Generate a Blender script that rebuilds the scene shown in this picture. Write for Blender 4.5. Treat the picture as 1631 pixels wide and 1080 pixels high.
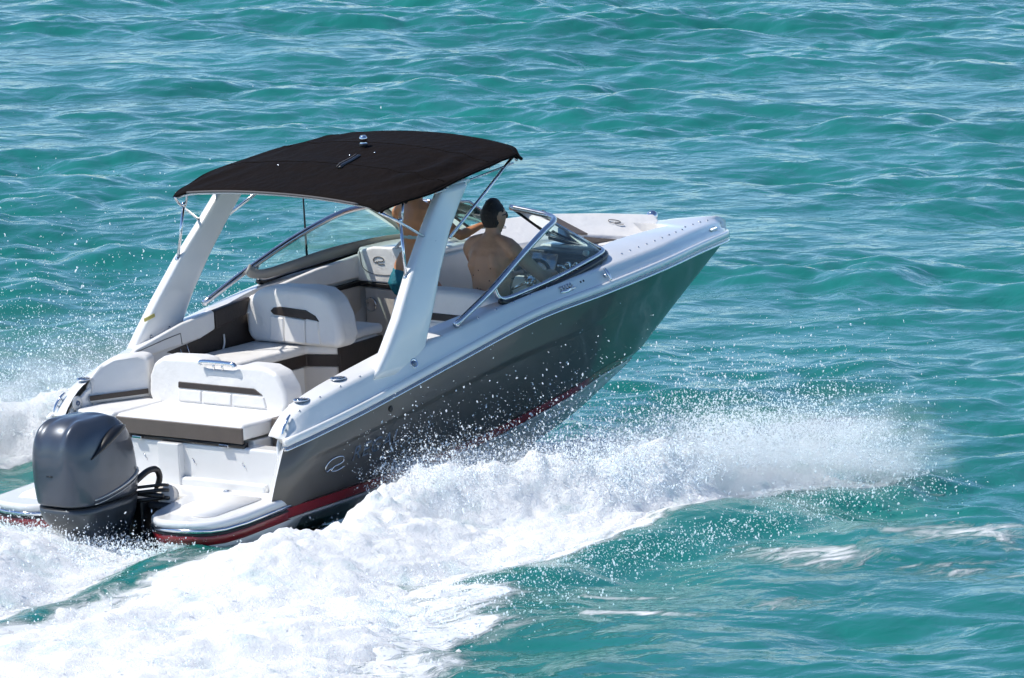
import bpy, bmesh, math, random
import numpy as np
from mathutils import Vector, Matrix
for o in list(bpy.data.objects): bpy.data.objects.remove(o)
sc = bpy.context.scene
COL = sc.collection
R = math.radians
rng = np.random.default_rng(11)
random.seed(5)

# ------------------------------------------------------------------ camera, sky, sun, exposure
AZ, EL = R(39.589), R(8.889)
PITCH, BANK = R(2.95), R(-1.83)
BOAT_LOC = Vector((0, 0, -0.05))
CAM_POS = Vector((-36.8242, -34.0956, 9.2496))
cd = bpy.data.cameras.new('camera'); cam = bpy.data.objects.new('camera', cd); COL.objects.link(cam)
cd.sensor_width = 36.0; cd.lens = 12000 / 1631 * 36.0; cd.clip_start = 1.0; cd.clip_end = 9000
fw = Vector((math.cos(AZ) * math.cos(EL), math.sin(AZ) * math.cos(EL), -math.sin(EL)))
cam.location = CAM_POS; cam.rotation_euler = fw.to_track_quat('-Z', 'Y').to_euler()
sc.camera = cam
SUN_TO = Vector((-0.42, 0.54, 1.0)).normalized()       # towards the sun
world = bpy.data.worlds.new('World'); sc.world = world; world.use_nodes = True
nt = world.node_tree; bg = nt.nodes['Background']
sky = nt.nodes.new('ShaderNodeTexSky'); sky.sky_type = 'NISHITA'; sky.sun_disc = False
sky.sun_elevation = math.asin(SUN_TO.z); sky.sun_rotation = math.atan2(SUN_TO.x, SUN_TO.y)
sky.altitude = 1500; sky.air_density = 0.85; sky.dust_density = 0.0; sky.ozone_density = 5.0
nt.links.new(sky.outputs[0], bg.inputs[0]); bg.inputs[1].default_value = 0.15
sd = bpy.data.lights.new('sun', 'SUN'); sd.energy = 4.2; sd.angle = R(0.53); sd.color = (1.0, 0.955, 0.88)
sun = bpy.data.objects.new('sun', sd); COL.objects.link(sun)
sun.rotation_euler = SUN_TO.to_track_quat('Z', 'Y').to_euler(); sun.location = (0, 0, 30)
vs = sc.view_settings; vs.view_transform = 'Standard'; vs.look = 'None'; vs.gamma = 1.0; vs.exposure = 0.18
vs.use_curve_mapping = False
sc.render.engine = 'CYCLES'
cy = sc.cycles; cy.max_bounces = 7; cy.transparent_max_bounces = 12; cy.use_denoising = True; cy.volume_bounces = 5; cy.volume_step_rate = 4.0; cy.volume_max_steps = 64; cy.use_adaptive_sampling = True; cy.adaptive_threshold = 0.04
cy.caustics_reflective = False; cy.caustics_refractive = False

# ------------------------------------------------------------------ materials
MAT = {}
def mat(name, col, rough=0.4, metal=0.0, coat=0.0, spec=0.5, bump=None, var=None, sss=0.0, sheen=0.0):
    m = bpy.data.materials.new(name); m.use_nodes = True; t = m.node_tree; b = t.nodes['Principled BSDF']
    b.inputs['Base Color'].default_value = (*col, 1); b.inputs['Roughness'].default_value = rough
    b.inputs['Metallic'].default_value = metal; b.inputs['Coat Weight'].default_value = coat
    b.inputs['Coat Roughness'].default_value = 0.05
    b.inputs['Specular IOR Level'].default_value = spec
    if sss: b.inputs['Subsurface Weight'].default_value = sss; b.inputs['Subsurface Radius'].default_value = (0.02, 0.008, 0.004); b.inputs['Subsurface Scale'].default_value = 0.6
    if sheen: b.inputs['Sheen Weight'].default_value = sheen
    tc = t.nodes.new('ShaderNodeTexCoord')
    if var:     # (scale, amount): dirt and tone variation
        n = t.nodes.new('ShaderNodeTexNoise'); n.inputs['Scale'].default_value = var[0]; n.inputs['Detail'].default_value = 6
        t.links.new(tc.outputs['Object'], n.inputs['Vector'])
        mr = t.nodes.new('ShaderNodeMapRange'); mr.inputs[1].default_value = 0.3; mr.inputs[2].default_value = 0.75
        mr.inputs[3].default_value = 1 - var[1]; mr.inputs[4].default_value = 1 + var[1] * 0.4
        t.links.new(n.outputs['Fac'], mr.inputs[0])
        mx = t.nodes.new('ShaderNodeMix'); mx.data_type = 'RGBA'; mx.blend_type = 'MULTIPLY'; mx.inputs[0].default_value = 1
        mx.inputs[6].default_value = (*col, 1); t.links.new(mr.outputs[0], mx.inputs[7]); t.links.new(mx.outputs[2], b.inputs['Base Color'])
        mr2 = t.nodes.new('ShaderNodeMapRange'); mr2.inputs[3].default_value = rough * 0.8; mr2.inputs[4].default_value = min(1, rough * 1.35)
        t.links.new(n.outputs['Fac'], mr2.inputs[0]); t.links.new(mr2.outputs[0], b.inputs['Roughness'])
    if bump:    # (scale, distance)
        n = t.nodes.new('ShaderNodeTexNoise'); n.inputs['Scale'].default_value = bump[0]; n.inputs['Detail'].default_value = 4
        t.links.new(tc.outputs['Object'], n.inputs['Vector'])
        bp = t.nodes.new('ShaderNodeBump'); bp.inputs['Strength'].default_value = 1; bp.inputs['Distance'].default_value = bump[1]
        t.links.new(n.outputs['Fac'], bp.inputs['Height']); t.links.new(bp.outputs[0], b.inputs['Normal'])
    MAT[name] = m; return m
mat('gelcoat', (0.80, 0.80, 0.79), 0.16, coat=0.5, var=(3, 0.05))
mat('bottom_white', (0.88, 0.88, 0.88), 0.35, var=(4, 0.04))
mat('liner', (0.74, 0.725, 0.70), 0.35, var=(4, 0.07))
mat('nonskid', (0.78, 0.775, 0.76), 0.55, bump=(260, 0.002), var=(5, 0.06))
mat('vinyl', (0.79, 0.775, 0.75), 0.42, bump=(7, 0.012), var=(6, 0.05))
mat('beige', (0.60, 0.56, 0.51), 0.45, var=(5, 0.06))
mat('brown', (0.040, 0.029, 0.024), 0.42, bump=(60, 0.002), var=(9, 0.2))
mat('taupe', (0.125, 0.102, 0.086), 0.42, bump=(40, 0.002), var=(9, 0.12))
mat('hull_grey', (0.128, 0.116, 0.103), 0.42, metal=0.2, coat=0.35, var=(1.3, 0.12))
mat('red', (0.28, 0.016, 0.020), 0.28, coat=0.6, var=(6, 0.15))
mat('chrome', (0.72, 0.73, 0.75), 0.10, metal=1.0)
mat('steel', (0.62, 0.63, 0.66), 0.22, metal=1.0, var=(8, 0.1))
mat('black', (0.010, 0.010, 0.011), 0.35, var=(12, 0.3))
mat('rubber', (0.018, 0.018, 0.02), 0.6)
mat('canvas', (0.0080, 0.0052, 0.0044), 0.9, spec=0.10, bump=(13, 0.016), var=(5, 0.35))
mat('canvas_edge', (0.09, 0.085, 0.085), 0.7)
mat('engine', (0.078, 0.090, 0.112), 0.34, metal=0.5, coat=0.5, var=(2, 0.12))
mat('engine_low', (0.07, 0.08, 0.09), 0.35, metal=0.4, coat=0.4, var=(7, 0.25))
mat('silver', (0.55, 0.54, 0.52), 0.28, metal=0.8)
mat('decal_green', (0.05, 0.22, 0.05), 0.4)
mat('skin_tan', (0.54, 0.235, 0.105), 0.48, sss=0.12, var=(9, 0.12), bump=(30, 0.003))
mat('skin', (0.52, 0.28, 0.17), 0.48, sss=0.12, var=(8, 0.14), bump=(30, 0.003))
mat('hair', (0.012, 0.008, 0.006), 0.5, bump=(120, 0.012))
mat('mole', (0.07, 0.03, 0.02), 0.6)
mat('teal_cloth', (0.005, 0.15, 0.20), 0.6, bump=(90, 0.004))
mat('pale_cloth', (0.32, 0.47, 0.48), 0.6)
mat('navy_cloth', (0.02, 0.03, 0.07), 0.7, bump=(40, 0.01))
mat('dash', (0.012, 0.016, 0.022), 0.35, var=(10, 0.3))
mat('sill', (0.34, 0.325, 0.30), 0.4)
mat('seam', (0.13, 0.12, 0.11), 0.7)
mat('label_yellow', (0.55, 0.48, 0.15), 0.6)
mat('lens_blue', (0.10, 0.14, 0.22), 0.15, coat=1)
def screen_mat():
    m = mat('screen', (0.02, 0.05, 0.12), 0.12, coat=1); t = m.node_tree; b = t.nodes['Principled BSDF']
    n = t.nodes.new('ShaderNodeTexVoronoi'); n.inputs['Scale'].default_value = 14
    tc = t.nodes.new('ShaderNodeTexCoord'); t.links.new(tc.outputs['Object'], n.inputs['Vector'])
    r = t.nodes.new('ShaderNodeValToRGB'); r.color_ramp.elements[0].color = (0.02, 0.08, 0.25, 1); r.color_ramp.elements[1].color = (0.25, 0.2, 0.05, 1)
    t.links.new(n.outputs['Distance'], r.inputs[0]); t.links.new(r.outputs[0], b.inputs['Emission Color']); b.inputs['Emission Strength'].default_value = 0.25
screen_mat()
def glass_mat():
    m = bpy.data.materials.new('glass'); m.use_nodes = True; t = m.node_tree; t.nodes.remove(t.nodes['Principled BSDF'])
    tr = t.nodes.new('ShaderNodeBsdfTransparent'); tr.inputs[0].default_value = (0.74, 0.92, 0.88, 1)
    gl = t.nodes.new('ShaderNodeBsdfGlossy'); gl.inputs['Roughness'].default_value = 0.02; gl.inputs[0].default_value = (0.9, 0.95, 0.95, 1)
    fr = t.nodes.new('ShaderNodeFresnel'); fr.inputs[0].default_value = 1.25
    mx = t.nodes.new('ShaderNodeMixShader'); sa = t.nodes.new('ShaderNodeBsdfTranslucent'); sa.inputs[0].default_value = (0.75, 0.9, 0.86, 1)   # pale haze put into the glass to imitate a hazy reflection
    m0 = t.nodes.new('ShaderNodeMixShader'); m0.inputs[0].default_value = 0.07; t.links.new(tr.outputs[0], m0.inputs[1]); t.links.new(sa.outputs[0], m0.inputs[2])
    t.links.new(fr.outputs[0], mx.inputs[0]); t.links.new(m0.outputs[0], mx.inputs[1]); t.links.new(gl.outputs[0], mx.inputs[2])
    t.links.new(mx.outputs[0], t.nodes['Material Output'].inputs[0]); MAT['glass'] = m
glass_mat()

# ------------------------------------------------------------------ mesh helpers
def link(name, me, m, parent=None, smooth=True, loc=None):
    if m is not None and not me.materials: me.materials.append(MAT[m])
    o = bpy.data.objects.new(name, me); COL.objects.link(o)
    if parent is not None: o.parent = parent
    if loc is not None: o.location = loc
    if smooth and len(me.polygons): me.polygons.foreach_set('use_smooth', [True] * len(me.polygons))
    return o
def tag(o, label, cat=None, group=None, kind=None):
    o['label'] = label
    if cat: o['category'] = cat
    if group: o['group'] = group
    if kind: o['kind'] = kind
    return o
def pymesh(name, v, f):
    me = bpy.data.meshes.new(name); me.from_pydata([tuple(map(float, p)) for p in v], [], f)
    bm = bmesh.new(); bm.from_mesh(me); bmesh.ops.remove_doubles(bm, verts=bm.verts, dist=1e-6)
    bmesh.ops.recalc_face_normals(bm, faces=bm.faces); bm.to_mesh(me); bm.free(); return me
def loft_vf(rings, closed=True, caps=True):
    n = len(rings[0]); v = [p for r in rings for p in r]; f = []
    for i in range(len(rings) - 1):
        for j in range(n if closed else n - 1):
            k = (j + 1) % n; f.append((i * n + j, i * n + k, (i + 1) * n + k, (i + 1) * n + j))
    if caps and closed: f.append(tuple(range(n))[::-1]); f.append(tuple((len(rings) - 1) * n + j for j in range(n)))
    return v, f
def loft(name, rings, m, parent=None, closed=True, caps=True, smooth=True):
    v, f = loft_vf(rings, closed, caps); return link(name, pymesh(name, v, f), m, parent, smooth)
def catmull(pts, n=6):
    P = [Vector(p) for p in pts]; P = [P[0] * 2 - P[1]] + P + [P[-1] * 2 - P[-2]]; out = []
    for i in range(1, len(P) - 2):
        for k in range(n):
            t = k / n; a, b, c, d = P[i - 1:i + 3]
            out.append(0.5 * ((2 * b) + (c - a) * t + (2 * a - 5 * b + 4 * c - d) * t * t + (3 * b - a - 3 * c + d) * t ** 3))
    out.append(P[-2]); return out
def tube_vf(path, r, n=10, flat=None):
    P = [Vector(p) for p in path]; rings = []; up = Vector((0, 0, 1)); side = None
    if isinstance(r, (list, tuple)) and len(r) != len(P): r = list(np.interp(np.linspace(0, 1, len(P)), np.linspace(0, 1, len(r)), r))
    for i, p in enumerate(P):
        d = (P[min(i + 1, len(P) - 1)] - P[max(i - 1, 0)]).normalized()
        if side is None:
            ref = up if abs(d.z) < 0.95 else Vector((1, 0, 0)); side = d.cross(ref).normalized()
        side = (side - d * side.dot(d)).normalized(); w = side.cross(d)
        rr = r[i] if isinstance(r, (list, tuple)) else r
        a, b = (rr, rr) if flat is None else (rr, rr * flat)
        rings.append([p + side * (a * math.cos(2 * math.pi * k / n)) + w * (b * math.sin(2 * math.pi * k / n)) for k in range(n)])
    return loft_vf(rings)
def tube(name, path, r, m, parent=None, n=10, smooth_path=0, flat=None):
    if smooth_path: path = catmull(path, smooth_path)
    v, f = tube_vf(path, r, n, flat); return link(name, pymesh(name, v, f), m, parent)
def bev(o, w, seg=3):
    b = o.modifiers.new('bevel', 'BEVEL'); b.width = w; b.segments = seg; b.limit_method = 'ANGLE'; b.angle_limit = R(28); b.harden_normals = True
    return o
def box(name, c, s, m, parent=None, bevel=0.01, seg=3, rot=None):
    x, y, z = [k / 2 for k in s]; v = [Vector((a, b, d)) for a in (-x, x) for b in (-y, y) for d in (-z, z)]
    if rot is not None: v = [rot @ p for p in v]
    v = [p + Vector(c) for p in v]
    f = [(0, 1, 3, 2), (4, 6, 7, 5), (0, 4, 5, 1), (2, 3, 7, 6), (0, 2, 6, 4), (1, 5, 7, 3)]
    o = link(name, pymesh(name, v, f), m, parent)
    return bev(o, bevel, seg) if bevel else o
def prism(name, outline, off, m, parent=None, bevel=0.006, seg=3):
    """closed outline of 3D points pushed along the vector off"""
    off = Vector(off); a = [Vector(p) for p in outline]; n = len(a); v = a + [p + off for p in a]
    f = [tuple(range(n))[::-1], tuple(range(n, 2 * n))] + [(i, (i + 1) % n, n + (i + 1) % n, n + i) for i in range(n)]
    o = link(name, pymesh(name, v, f), m, parent)
    return bev(o, bevel, seg) if bevel else o
def lathe(name, prof, c, m, parent=None, n=20, axis=Vector((0, 0, 1))):
    q = Vector((0, 0, 1)).rotation_difference(axis); rings = []
    for r, z in prof: rings.append([Vector(c) + q @ Vector((r * math.cos(2 * math.pi * k / n), r * math.sin(2 * math.pi * k / n), z)) for k in range(n)])
    return loft(name, rings, m, parent)
def lerp_tab(tab, x, k):
    for a, b in zip(tab[:-1], tab[1:]):
        if x <= b[0]:
            t = (x - a[0]) / (b[0] - a[0]); t = max(0, t); return a[k] + (b[k] - a[k]) * t
    return tab[-1][k]
class Curve1:      # smooth monotone table (Catmull tangents)
    def __init__(s, tab): s.t = tab
    def __call__(s, x):
        T = s.t; n = len(T)
        if x <= T[0][0]: return T[0][1]
        if x >= T[-1][0]: return T[-1][1]
        for i in range(n - 1):
            if x <= T[i + 1][0]:
                def tan(j):
                    if j == 0: return (T[1][1] - T[0][1]) / (T[1][0] - T[0][0])
                    if j == n - 1: return (T[-1][1] - T[-2][1]) / (T[-1][0] - T[-2][0])
                    return (T[j + 1][1] - T[j - 1][1]) / (T[j + 1][0] - T[j - 1][0])
                h = T[i + 1][0] - T[i][0]; t = (x - T[i][0]) / h
                return ((2 * t ** 3 - 3 * t * t + 1) * T[i][1] + (t ** 3 - 2 * t * t + t) * h * tan(i) + (-2 * t ** 3 + 3 * t * t) * T[i + 1][1] + (t ** 3 - t * t) * h * tan(i + 1))
def sstep(a, b, x):
    t = np.clip((x - a) / (b - a), 0, 1); return t * t * (3 - 2 * t)
def perlin(x, y, seed=0):
    g = np.random.default_rng(seed).random((256, 256)) * 2 * np.pi; gx, gy = np.cos(g), np.sin(g)
    xi = np.floor(x).astype(int); yi = np.floor(y).astype(int); fx = x - xi; fy = y - yi
    u = fx ** 3 * (fx * (fx * 6 - 15) + 10); w = fy ** 3 * (fy * (fy * 6 - 15) + 10)
    def d(i, j):
        a = (xi + i) & 255; b = (yi + j) & 255; return gx[a, b] * (fx - i) + gy[a, b] * (fy - j)
    return ((1 - u) * d(0, 0) + u * d(1, 0)) * (1 - w) + ((1 - u) * d(0, 1) + u * d(1, 1)) * w
def fbm(x, y, s, octv=4, seed=0, billow=False):
    a, t, n = 1.0, 0.0, 0.0
    for o in range(octv):
        p = perlin(x * s * 2 ** o + 17 * o, y * s * 2 ** o - 9 * o, seed + o); p = (np.abs(p) * 2 if billow else p)
        t = t + a * p; n += a; a *= 0.52
    return t / n
def bulk_mesh(name, v, quads):
    me = bpy.data.meshes.new(name); k = quads.shape[1]
    me.vertices.add(len(v)); me.vertices.foreach_set('co', v.astype(np.float32).ravel())
    me.loops.add(quads.size); me.loops.foreach_set('vertex_index', quads.astype(np.int32).ravel())
    me.polygons.add(len(quads)); me.polygons.foreach_set('loop_start', np.arange(0, quads.size, k, dtype=np.int32))
    me.update(calc_edges=True); return me

#SEA
# ------------------------------------------------------------------ the sea: one sheet to the horizon
TL, TN = 26.0, 512
def ocean_tile():
    k1 = np.fft.fftfreq(TN, TL / TN) * 2 * np.pi; kx, ky = np.meshgrid(k1, k1, indexing='ij')
    k = np.hypot(kx, ky); k[0, 0] = 1e-6
    wd = AZ + R(200); c = (kx * math.cos(wd) + ky * math.sin(wd)) / k
    kp = 2 * np.pi / 2.8
    S = k ** -3.9 * np.exp(-(kp / k) ** 2 * 1.1) * (0.9 + np.abs(c) ** 2.0) * np.where(c < 0, 0.35, 1.0) * np.exp(-(k * 0.022) ** 2)
    S[0, 0] = 0
    r = np.random.default_rng(7); A = np.sqrt(S) * (r.normal(size=k.shape) + 1j * r.normal(size=k.shape))
    h = np.fft.ifft2(A).real; sc_ = 0.035 / h.std(); h = h * sc_
    dx = np.fft.ifft2(A * -1j * kx / k).real * sc_; dy = np.fft.ifft2(A * -1j * ky / k).real * sc_
    return h, dx, dy
TILE = ocean_tile()
def tile(a, x, y):
    u = (x / TL * TN) % TN; v = (y / TL * TN) % TN; i = np.floor(u).astype(int); j = np.floor(v).astype(int); fu = u - i; fv = v - j
    i %= TN; j %= TN; i2 = (i + 1) % TN; j2 = (j + 1) % TN
    return (a[i, j] * (1 - fu) + a[i2, j] * fu) * (1 - fv) + (a[i, j2] * (1 - fu) + a[i2, j2] * fu) * fv
def poly_sd(x, y, P):
    """signed distance to polygon, positive inside"""
    d = np.full(x.shape, 1e9); ins = np.zeros(x.shape, bool); n = len(P)
    for i in range(n):
        ax, ay = P[i]; bx, by = P[(i + 1) % n]; ex, ey = bx - ax, by - ay
        t = np.clip(((x - ax) * ex + (y - ay) * ey) / (ex * ex + ey * ey), 0, 1)
        d = np.minimum(d, np.hypot(x - ax - t * ex, y - ay - t * ey))
        cr = (ay > y) != (by > y); xi = ax + (y - ay) / (by - ay if by != ay else 1e-9) * ex
        ins ^= cr & (x < xi)
    return np.where(ins, d, -d)
def line_d(x, y, P):
    """distance to polyline and the position 0..1 along it"""
    d = np.full(x.shape, 1e9); s = np.zeros(x.shape); n = len(P) - 1
    for i in range(n):
        ax, ay = P[i]; ex, ey = P[i + 1][0] - ax, P[i + 1][1] - ay
        t = np.clip(((x - ax) * ex + (y - ay) * ey) / (ex * ex + ey * ey), 0, 1); q = np.hypot(x - ax - t * ex, y - ay - t * ey)
        m = q < d; d = np.where(m, q, d); s = np.where(m, (i + t) / n, s)
    return d, s
STBD = [(0.5, -1.34), (0.85, -1.12), (1.3, -1.0), (2.3, -1.15), (3.0, -1.6), (4.2, -1.8), (5.2, -2.35), (5.55, -2.75), (4.9, -2.80), (4.14, -2.58), (2.8, -2.80), (1.5, -3.0), (0.9, -3.0), (0.2, -2.95), (0.4, -3.4), (-0.3, -3.55), (-0.2, -3.85), (-0.97, -3.95), (-1.3, -4.3), (-1.75, -4.42), (-3.2, -4.9), (-9, -8), (-12, -4.5), (-6, -2.7), (-2.75, -1.70), (-1.15, -1.36), (-0.1, -1.17)]
CREST = [(-0.2, -1.7), (0.9, -1.42), (1.6, -1.35), (2.3, -1.6), (3.0, -2.0), (4.2, -2.12), (5.35, -2.6)]
WASH = [(0.15, -0.55), (-1.15, -1.14), (-2.75, -1.5), (-6, -2.2), (-12, -3.5), (-12, 3), (-3, 1.6), (0.15, 0.55)]
PORT = [(2.3, 1.25), (3.0, 1.6), (4.2, 1.9), (5.3, 2.6), (4.2, 3.2), (1, 3.6), (-1, 4.6), (-9, 8), (-12, 5), (-3, 2.4), (-0.5, 2.3), (1.5, 2.12)]
PCREST = [(-2, 3.0), (0.5, 2.7), (1.5, 2.6), (2.6, 2.2), (3.6, 2.2), (4.8, 2.6)]
def swell(x, y):
    """broad rise of the water around the wake"""
    d, s = line_d(x, y, CREST); dp, sp = line_d(x, y, PCREST)
    w = 0.15 * np.exp(-(d / 0.75) ** 2) * sstep(1.03, 0.8, s) + 0.18 * np.exp(-(dp / 0.7) ** 2)
    b = sstep(0.4, -2.5, x) * np.exp(-((y + 0.12 * (x)) / 0.95) ** 2) * 0.16 - 0.05 * np.exp(-((x - 0.1) / 0.8) ** 2 - (y / 1.1) ** 2)
    lip = 0.07 * np.exp(-(line_d(x, y, [(0.4, -0.75), (-1.15, -1.25), (-2.75, -1.65), (-7, -2.7)])[0] / 0.16) ** 2) * sstep(0.5, 0, x)
    hump = 0.10 * np.exp(-(((x - 5.2) / 0.5) ** 2 + ((y + 3.0) / 0.22) ** 2)) + 0.13 * np.exp(-(((x - 2.2) / 2.2) ** 2 + ((y + 3.2 - 0.1 * x) / 0.35) ** 2))
    return w + b + lip + hump
def gust(x, y):
    """calmer and rougher patches"""
    a = x * math.cos(AZ) + y * math.sin(AZ); b = x * math.sin(AZ) - y * math.cos(AZ)
    return np.clip(0.85 + 2.6 * fbm(a * .30 + 5, b * .16 + 3, 1.0, 3, 90), 0.35, 1.9)
def sea_h(x, y): return tile(TILE[0], x, y) * gust(x, y)
def graded(lo, hi, step, far):
    c = list(np.arange(lo, hi + step / 2, step)); a, b, s = c[0], c[-1], step
    left, right = [], []
    while -a < far or b < far:
        s *= 1.16; a -= s; b += s; left.append(a); right.append(b)
    return np.array(left[::-1] + c + right)
su = graded(-8.5, 8.5, 0.055, 4500); sv = graded(-9, 36, 0.045, 4500)
U, V = np.meshgrid(su, sv, indexing='ij')
ca, sa = math.cos(AZ), math.sin(AZ)
X0 = V * ca + U * sa; Y0 = V * sa - U * ca            # V runs away from the camera, U to its right
far = np.hypot(np.maximum(np.abs(U) - 8.5, 0), np.maximum(np.abs(V - 13.5) - 22.5, 0)); fade = np.exp(-far / 14)
calm = 1 - 0.75 * np.exp(-(np.maximum(np.abs(Y0) - 0.7, 0) / 0.5) ** 2) * sstep(-3, -1, X0) * sstep(6, 4.5, X0)
Zs = sea_h(X0, Y0) * fade * calm + swell(X0, Y0)
ch = 0.4 * fade * calm * gust(X0, Y0)
Xs = X0 + tile(TILE[1], X0, Y0) * ch; Ys = Y0 + tile(TILE[2], X0, Y0) * ch
# the hull pushes the surface down under the boat
inb = sstep(1.25, 0.9, np.abs(Y0)) * sstep(0.3, 0.8, X0) * sstep(5.2, 4.4, X0); Zs = Zs - 0.16 * inb
nu, nv = len(su), len(sv)
idx = np.arange(nu * nv).reshape(nu, nv)
quads = np.stack([idx[:-1, :-1], idx[1:, :-1], idx[1:, 1:], idx[:-1, 1:]], -1).reshape(-1, 4)
me = bulk_mesh('sea', np.stack([Xs, Ys, Zs], -1).reshape(-1, 3), quads)
# where foam lies on the water
sdS = poly_sd(X0, Y0, STBD); sdW = poly_sd(X0, Y0, WASH); sdP = poly_sd(X0, Y0, PORT)
def streak(cx, cy_, lx, ly, ang, a):
    c, s = math.cos(ang), math.sin(ang); dx, dy = X0 - cx, Y0 - cy_
    return a * np.exp(-(((dx * c + dy * s) / lx) ** 2 + ((-dx * s + dy * c) / ly) ** 2))
foam = np.maximum.reduce([sstep(-0.28, 0.10, sdS), sstep(-0.2, 0.1, sdW), sstep(-0.35, 0.1, sdP)]) * 1.0
foam = np.maximum.reduce([foam * .85, 0.68 * sstep(-0.8, 0.05, sdS) * sstep(3.0, 0.0, X0), .60 * sstep(-.35, .05, sdS)])
LA = AZ - math.pi / 2
foam = np.maximum.reduce([foam, streak(2.7, -4.0, 1.1, 0.9, LA, 0.76), streak(4.0, -4.3, 1.2, 1.1, LA, 0.75), streak(3.0, -5.1, 1.3, 0.9, LA, 0.66), streak(1.4, -4.8, 1.2, .45, LA, .62),
    streak(0.45, -4.35, 0.9, 0.2, LA, 0.80), streak(0.9, -3.95, 0.9, 0.14, LA, 0.76), streak(6.1, -2.95, 0.6, 0.12, LA, 0.50), streak(0.1, -4.9, 1.1, 0.3, LA, 0.45), streak(5.1, -3.0, 0.7, 0.2, LA, 0.6)])
at = me.attributes.new('foam', 'FLOAT', 'POINT'); at.data.foreach_set('value', foam.astype(np.float32).ravel())
def sea_mat():
    m = bpy.data.materials.new('sea_water'); m.use_nodes = True; t = m.node_tree; b = t.nodes['Principled BSDF']; N = t.nodes.new; L = t.links.new
    tc = N('ShaderNodeTexCoord'); geo = N('ShaderNodeNewGeometry')
    mp = N('ShaderNodeMapping'); mp.inputs['Rotation'].default_value = (0, 0, -(AZ - math.pi / 2)); mp.inputs['Scale'].default_value = (0.72, 1.0, 1.0); L(tc.outputs['Object'], mp.inputs['Vector'])
    n1 = N('ShaderNodeTexNoise'); n1.inputs['Scale'].default_value = 3.2; n1.inputs['Detail'].default_value = 5; n1.inputs['Roughness'].default_value = 0.52; n1.inputs['Distortion'].default_value = 0.5; L(mp.outputs[0], n1.inputs['Vector'])
    n2 = N('ShaderNodeTexNoise'); n2.inputs['Scale'].default_value = 13; n2.inputs['Detail'].default_value = 4; n2.inputs['Distortion'].default_value = 0.4; L(mp.outputs[0], n2.inputs['Vector'])
    b1 = N('ShaderNodeBump'); b1.inputs['Distance'].default_value = 0.034; b1.inputs['Strength'].default_value = 0.8; L(n1.outputs['Fac'], b1.inputs['Height'])
    n0 = N('ShaderNodeTexNoise'); n0.inputs['Scale'].default_value = 1.1; n0.inputs['Detail'].default_value = 3; n0.inputs['Distortion'].default_value = 0.8; L(tc.outputs['Object'], n0.inputs['Vector'])
    b0 = N('ShaderNodeBump'); b0.inputs['Distance'].default_value = 0.07; b0.inputs['Strength'].default_value = 0.8; L(n0.outputs['Fac'], b0.inputs['Height']); L(b0.outputs[0], b1.inputs['Normal'])
    b2 = N('ShaderNodeBump'); b2.inputs['Distance'].default_value = 0.0025; b2.inputs['Strength'].default_value = 0.7; L(n2.outputs['Fac'], b2.inputs['Height']); L(b1.outputs[0], b2.inputs['Normal'])
    # body colour: turquoise shallows with drifting darker patches
    n3 = N('ShaderNodeTexNoise'); n3.inputs['Scale'].default_value = 0.35; n3.inputs['Detail'].default_value = 3; L(mp.outputs[0], n3.inputs['Vector'])
    cr = N('ShaderNodeValToRGB'); cr.color_ramp.elements[0].position = 0.3; cr.color_ramp.elements[0].color = (0.008, 0.138, 0.116, 1); cr.color_ramp.elements[1].position = 0.72; cr.color_ramp.elements[1].color = (0.015, 0.192, 0.170, 1); L(n3.outputs['Fac'], cr.inputs[0])
    # foam lace
    fa = N('ShaderNodeAttribute'); fa.attribute_name = 'foam'
    mf = N('ShaderNodeMapping'); mf.inputs['Rotation'].default_value = (0, 0, -(AZ - math.pi / 2)); mf.inputs['Scale'].default_value = (0.33, 1.0, 1.0); L(tc.outputs['Object'], mf.inputs['Vector'])
    fn = N('ShaderNodeTexNoise'); fn.inputs['Scale'].default_value = 6.0; fn.inputs['Detail'].default_value = 9; fn.inputs['Roughness'].default_value = 0.66; fn.inputs['Distortion'].default_value = 1.2; L(mf.outputs[0], fn.inputs['Vector'])
    ad = N('ShaderNodeMath'); ad.operation = 'ADD'; L(fa.outputs['Fac'], ad.inputs[0]); L(fn.outputs['Fac'], ad.inputs[1])
    fm = N('ShaderNodeMapRange'); fm.interpolation_type = 'SMOOTHSTEP'; fm.inputs[1].default_value = 1.08; fm.inputs[2].default_value = 1.38; L(ad.outputs[0], fm.inputs[0])
    mc = N('ShaderNodeMix'); mc.data_type = 'RGBA'; L(fm.outputs[0], mc.inputs[0]); L(cr.outputs[0], mc.inputs[6]); mc.inputs[7].default_value = (0.80, 0.82, 0.82, 1); L(mc.outputs[2], b.inputs['Base Color'])
    mr = N('ShaderNodeMapRange'); mr.inputs[3].default_value = 0.07; mr.inputs[4].default_value = 0.65; L(fm.outputs[0], mr.inputs[0]); L(mr.outputs[0], b.inputs['Roughness'])
    b.inputs['IOR'].default_value = 1.38
    b3 = N('ShaderNodeBump'); b3.inputs['Distance'].default_value = 0.02; L(fm.outputs[0], b3.inputs['Height']); L(b2.outputs[0], b3.inputs['Normal']); L(b3.outputs[0], b.inputs['Normal'])
    MAT['sea_water'] = m
sea_mat()
sea = link('sea', me, 'sea_water'); tag(sea, 'choppy turquoise green sea with pale blue sky reflections', 'sea', kind='structure')

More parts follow.
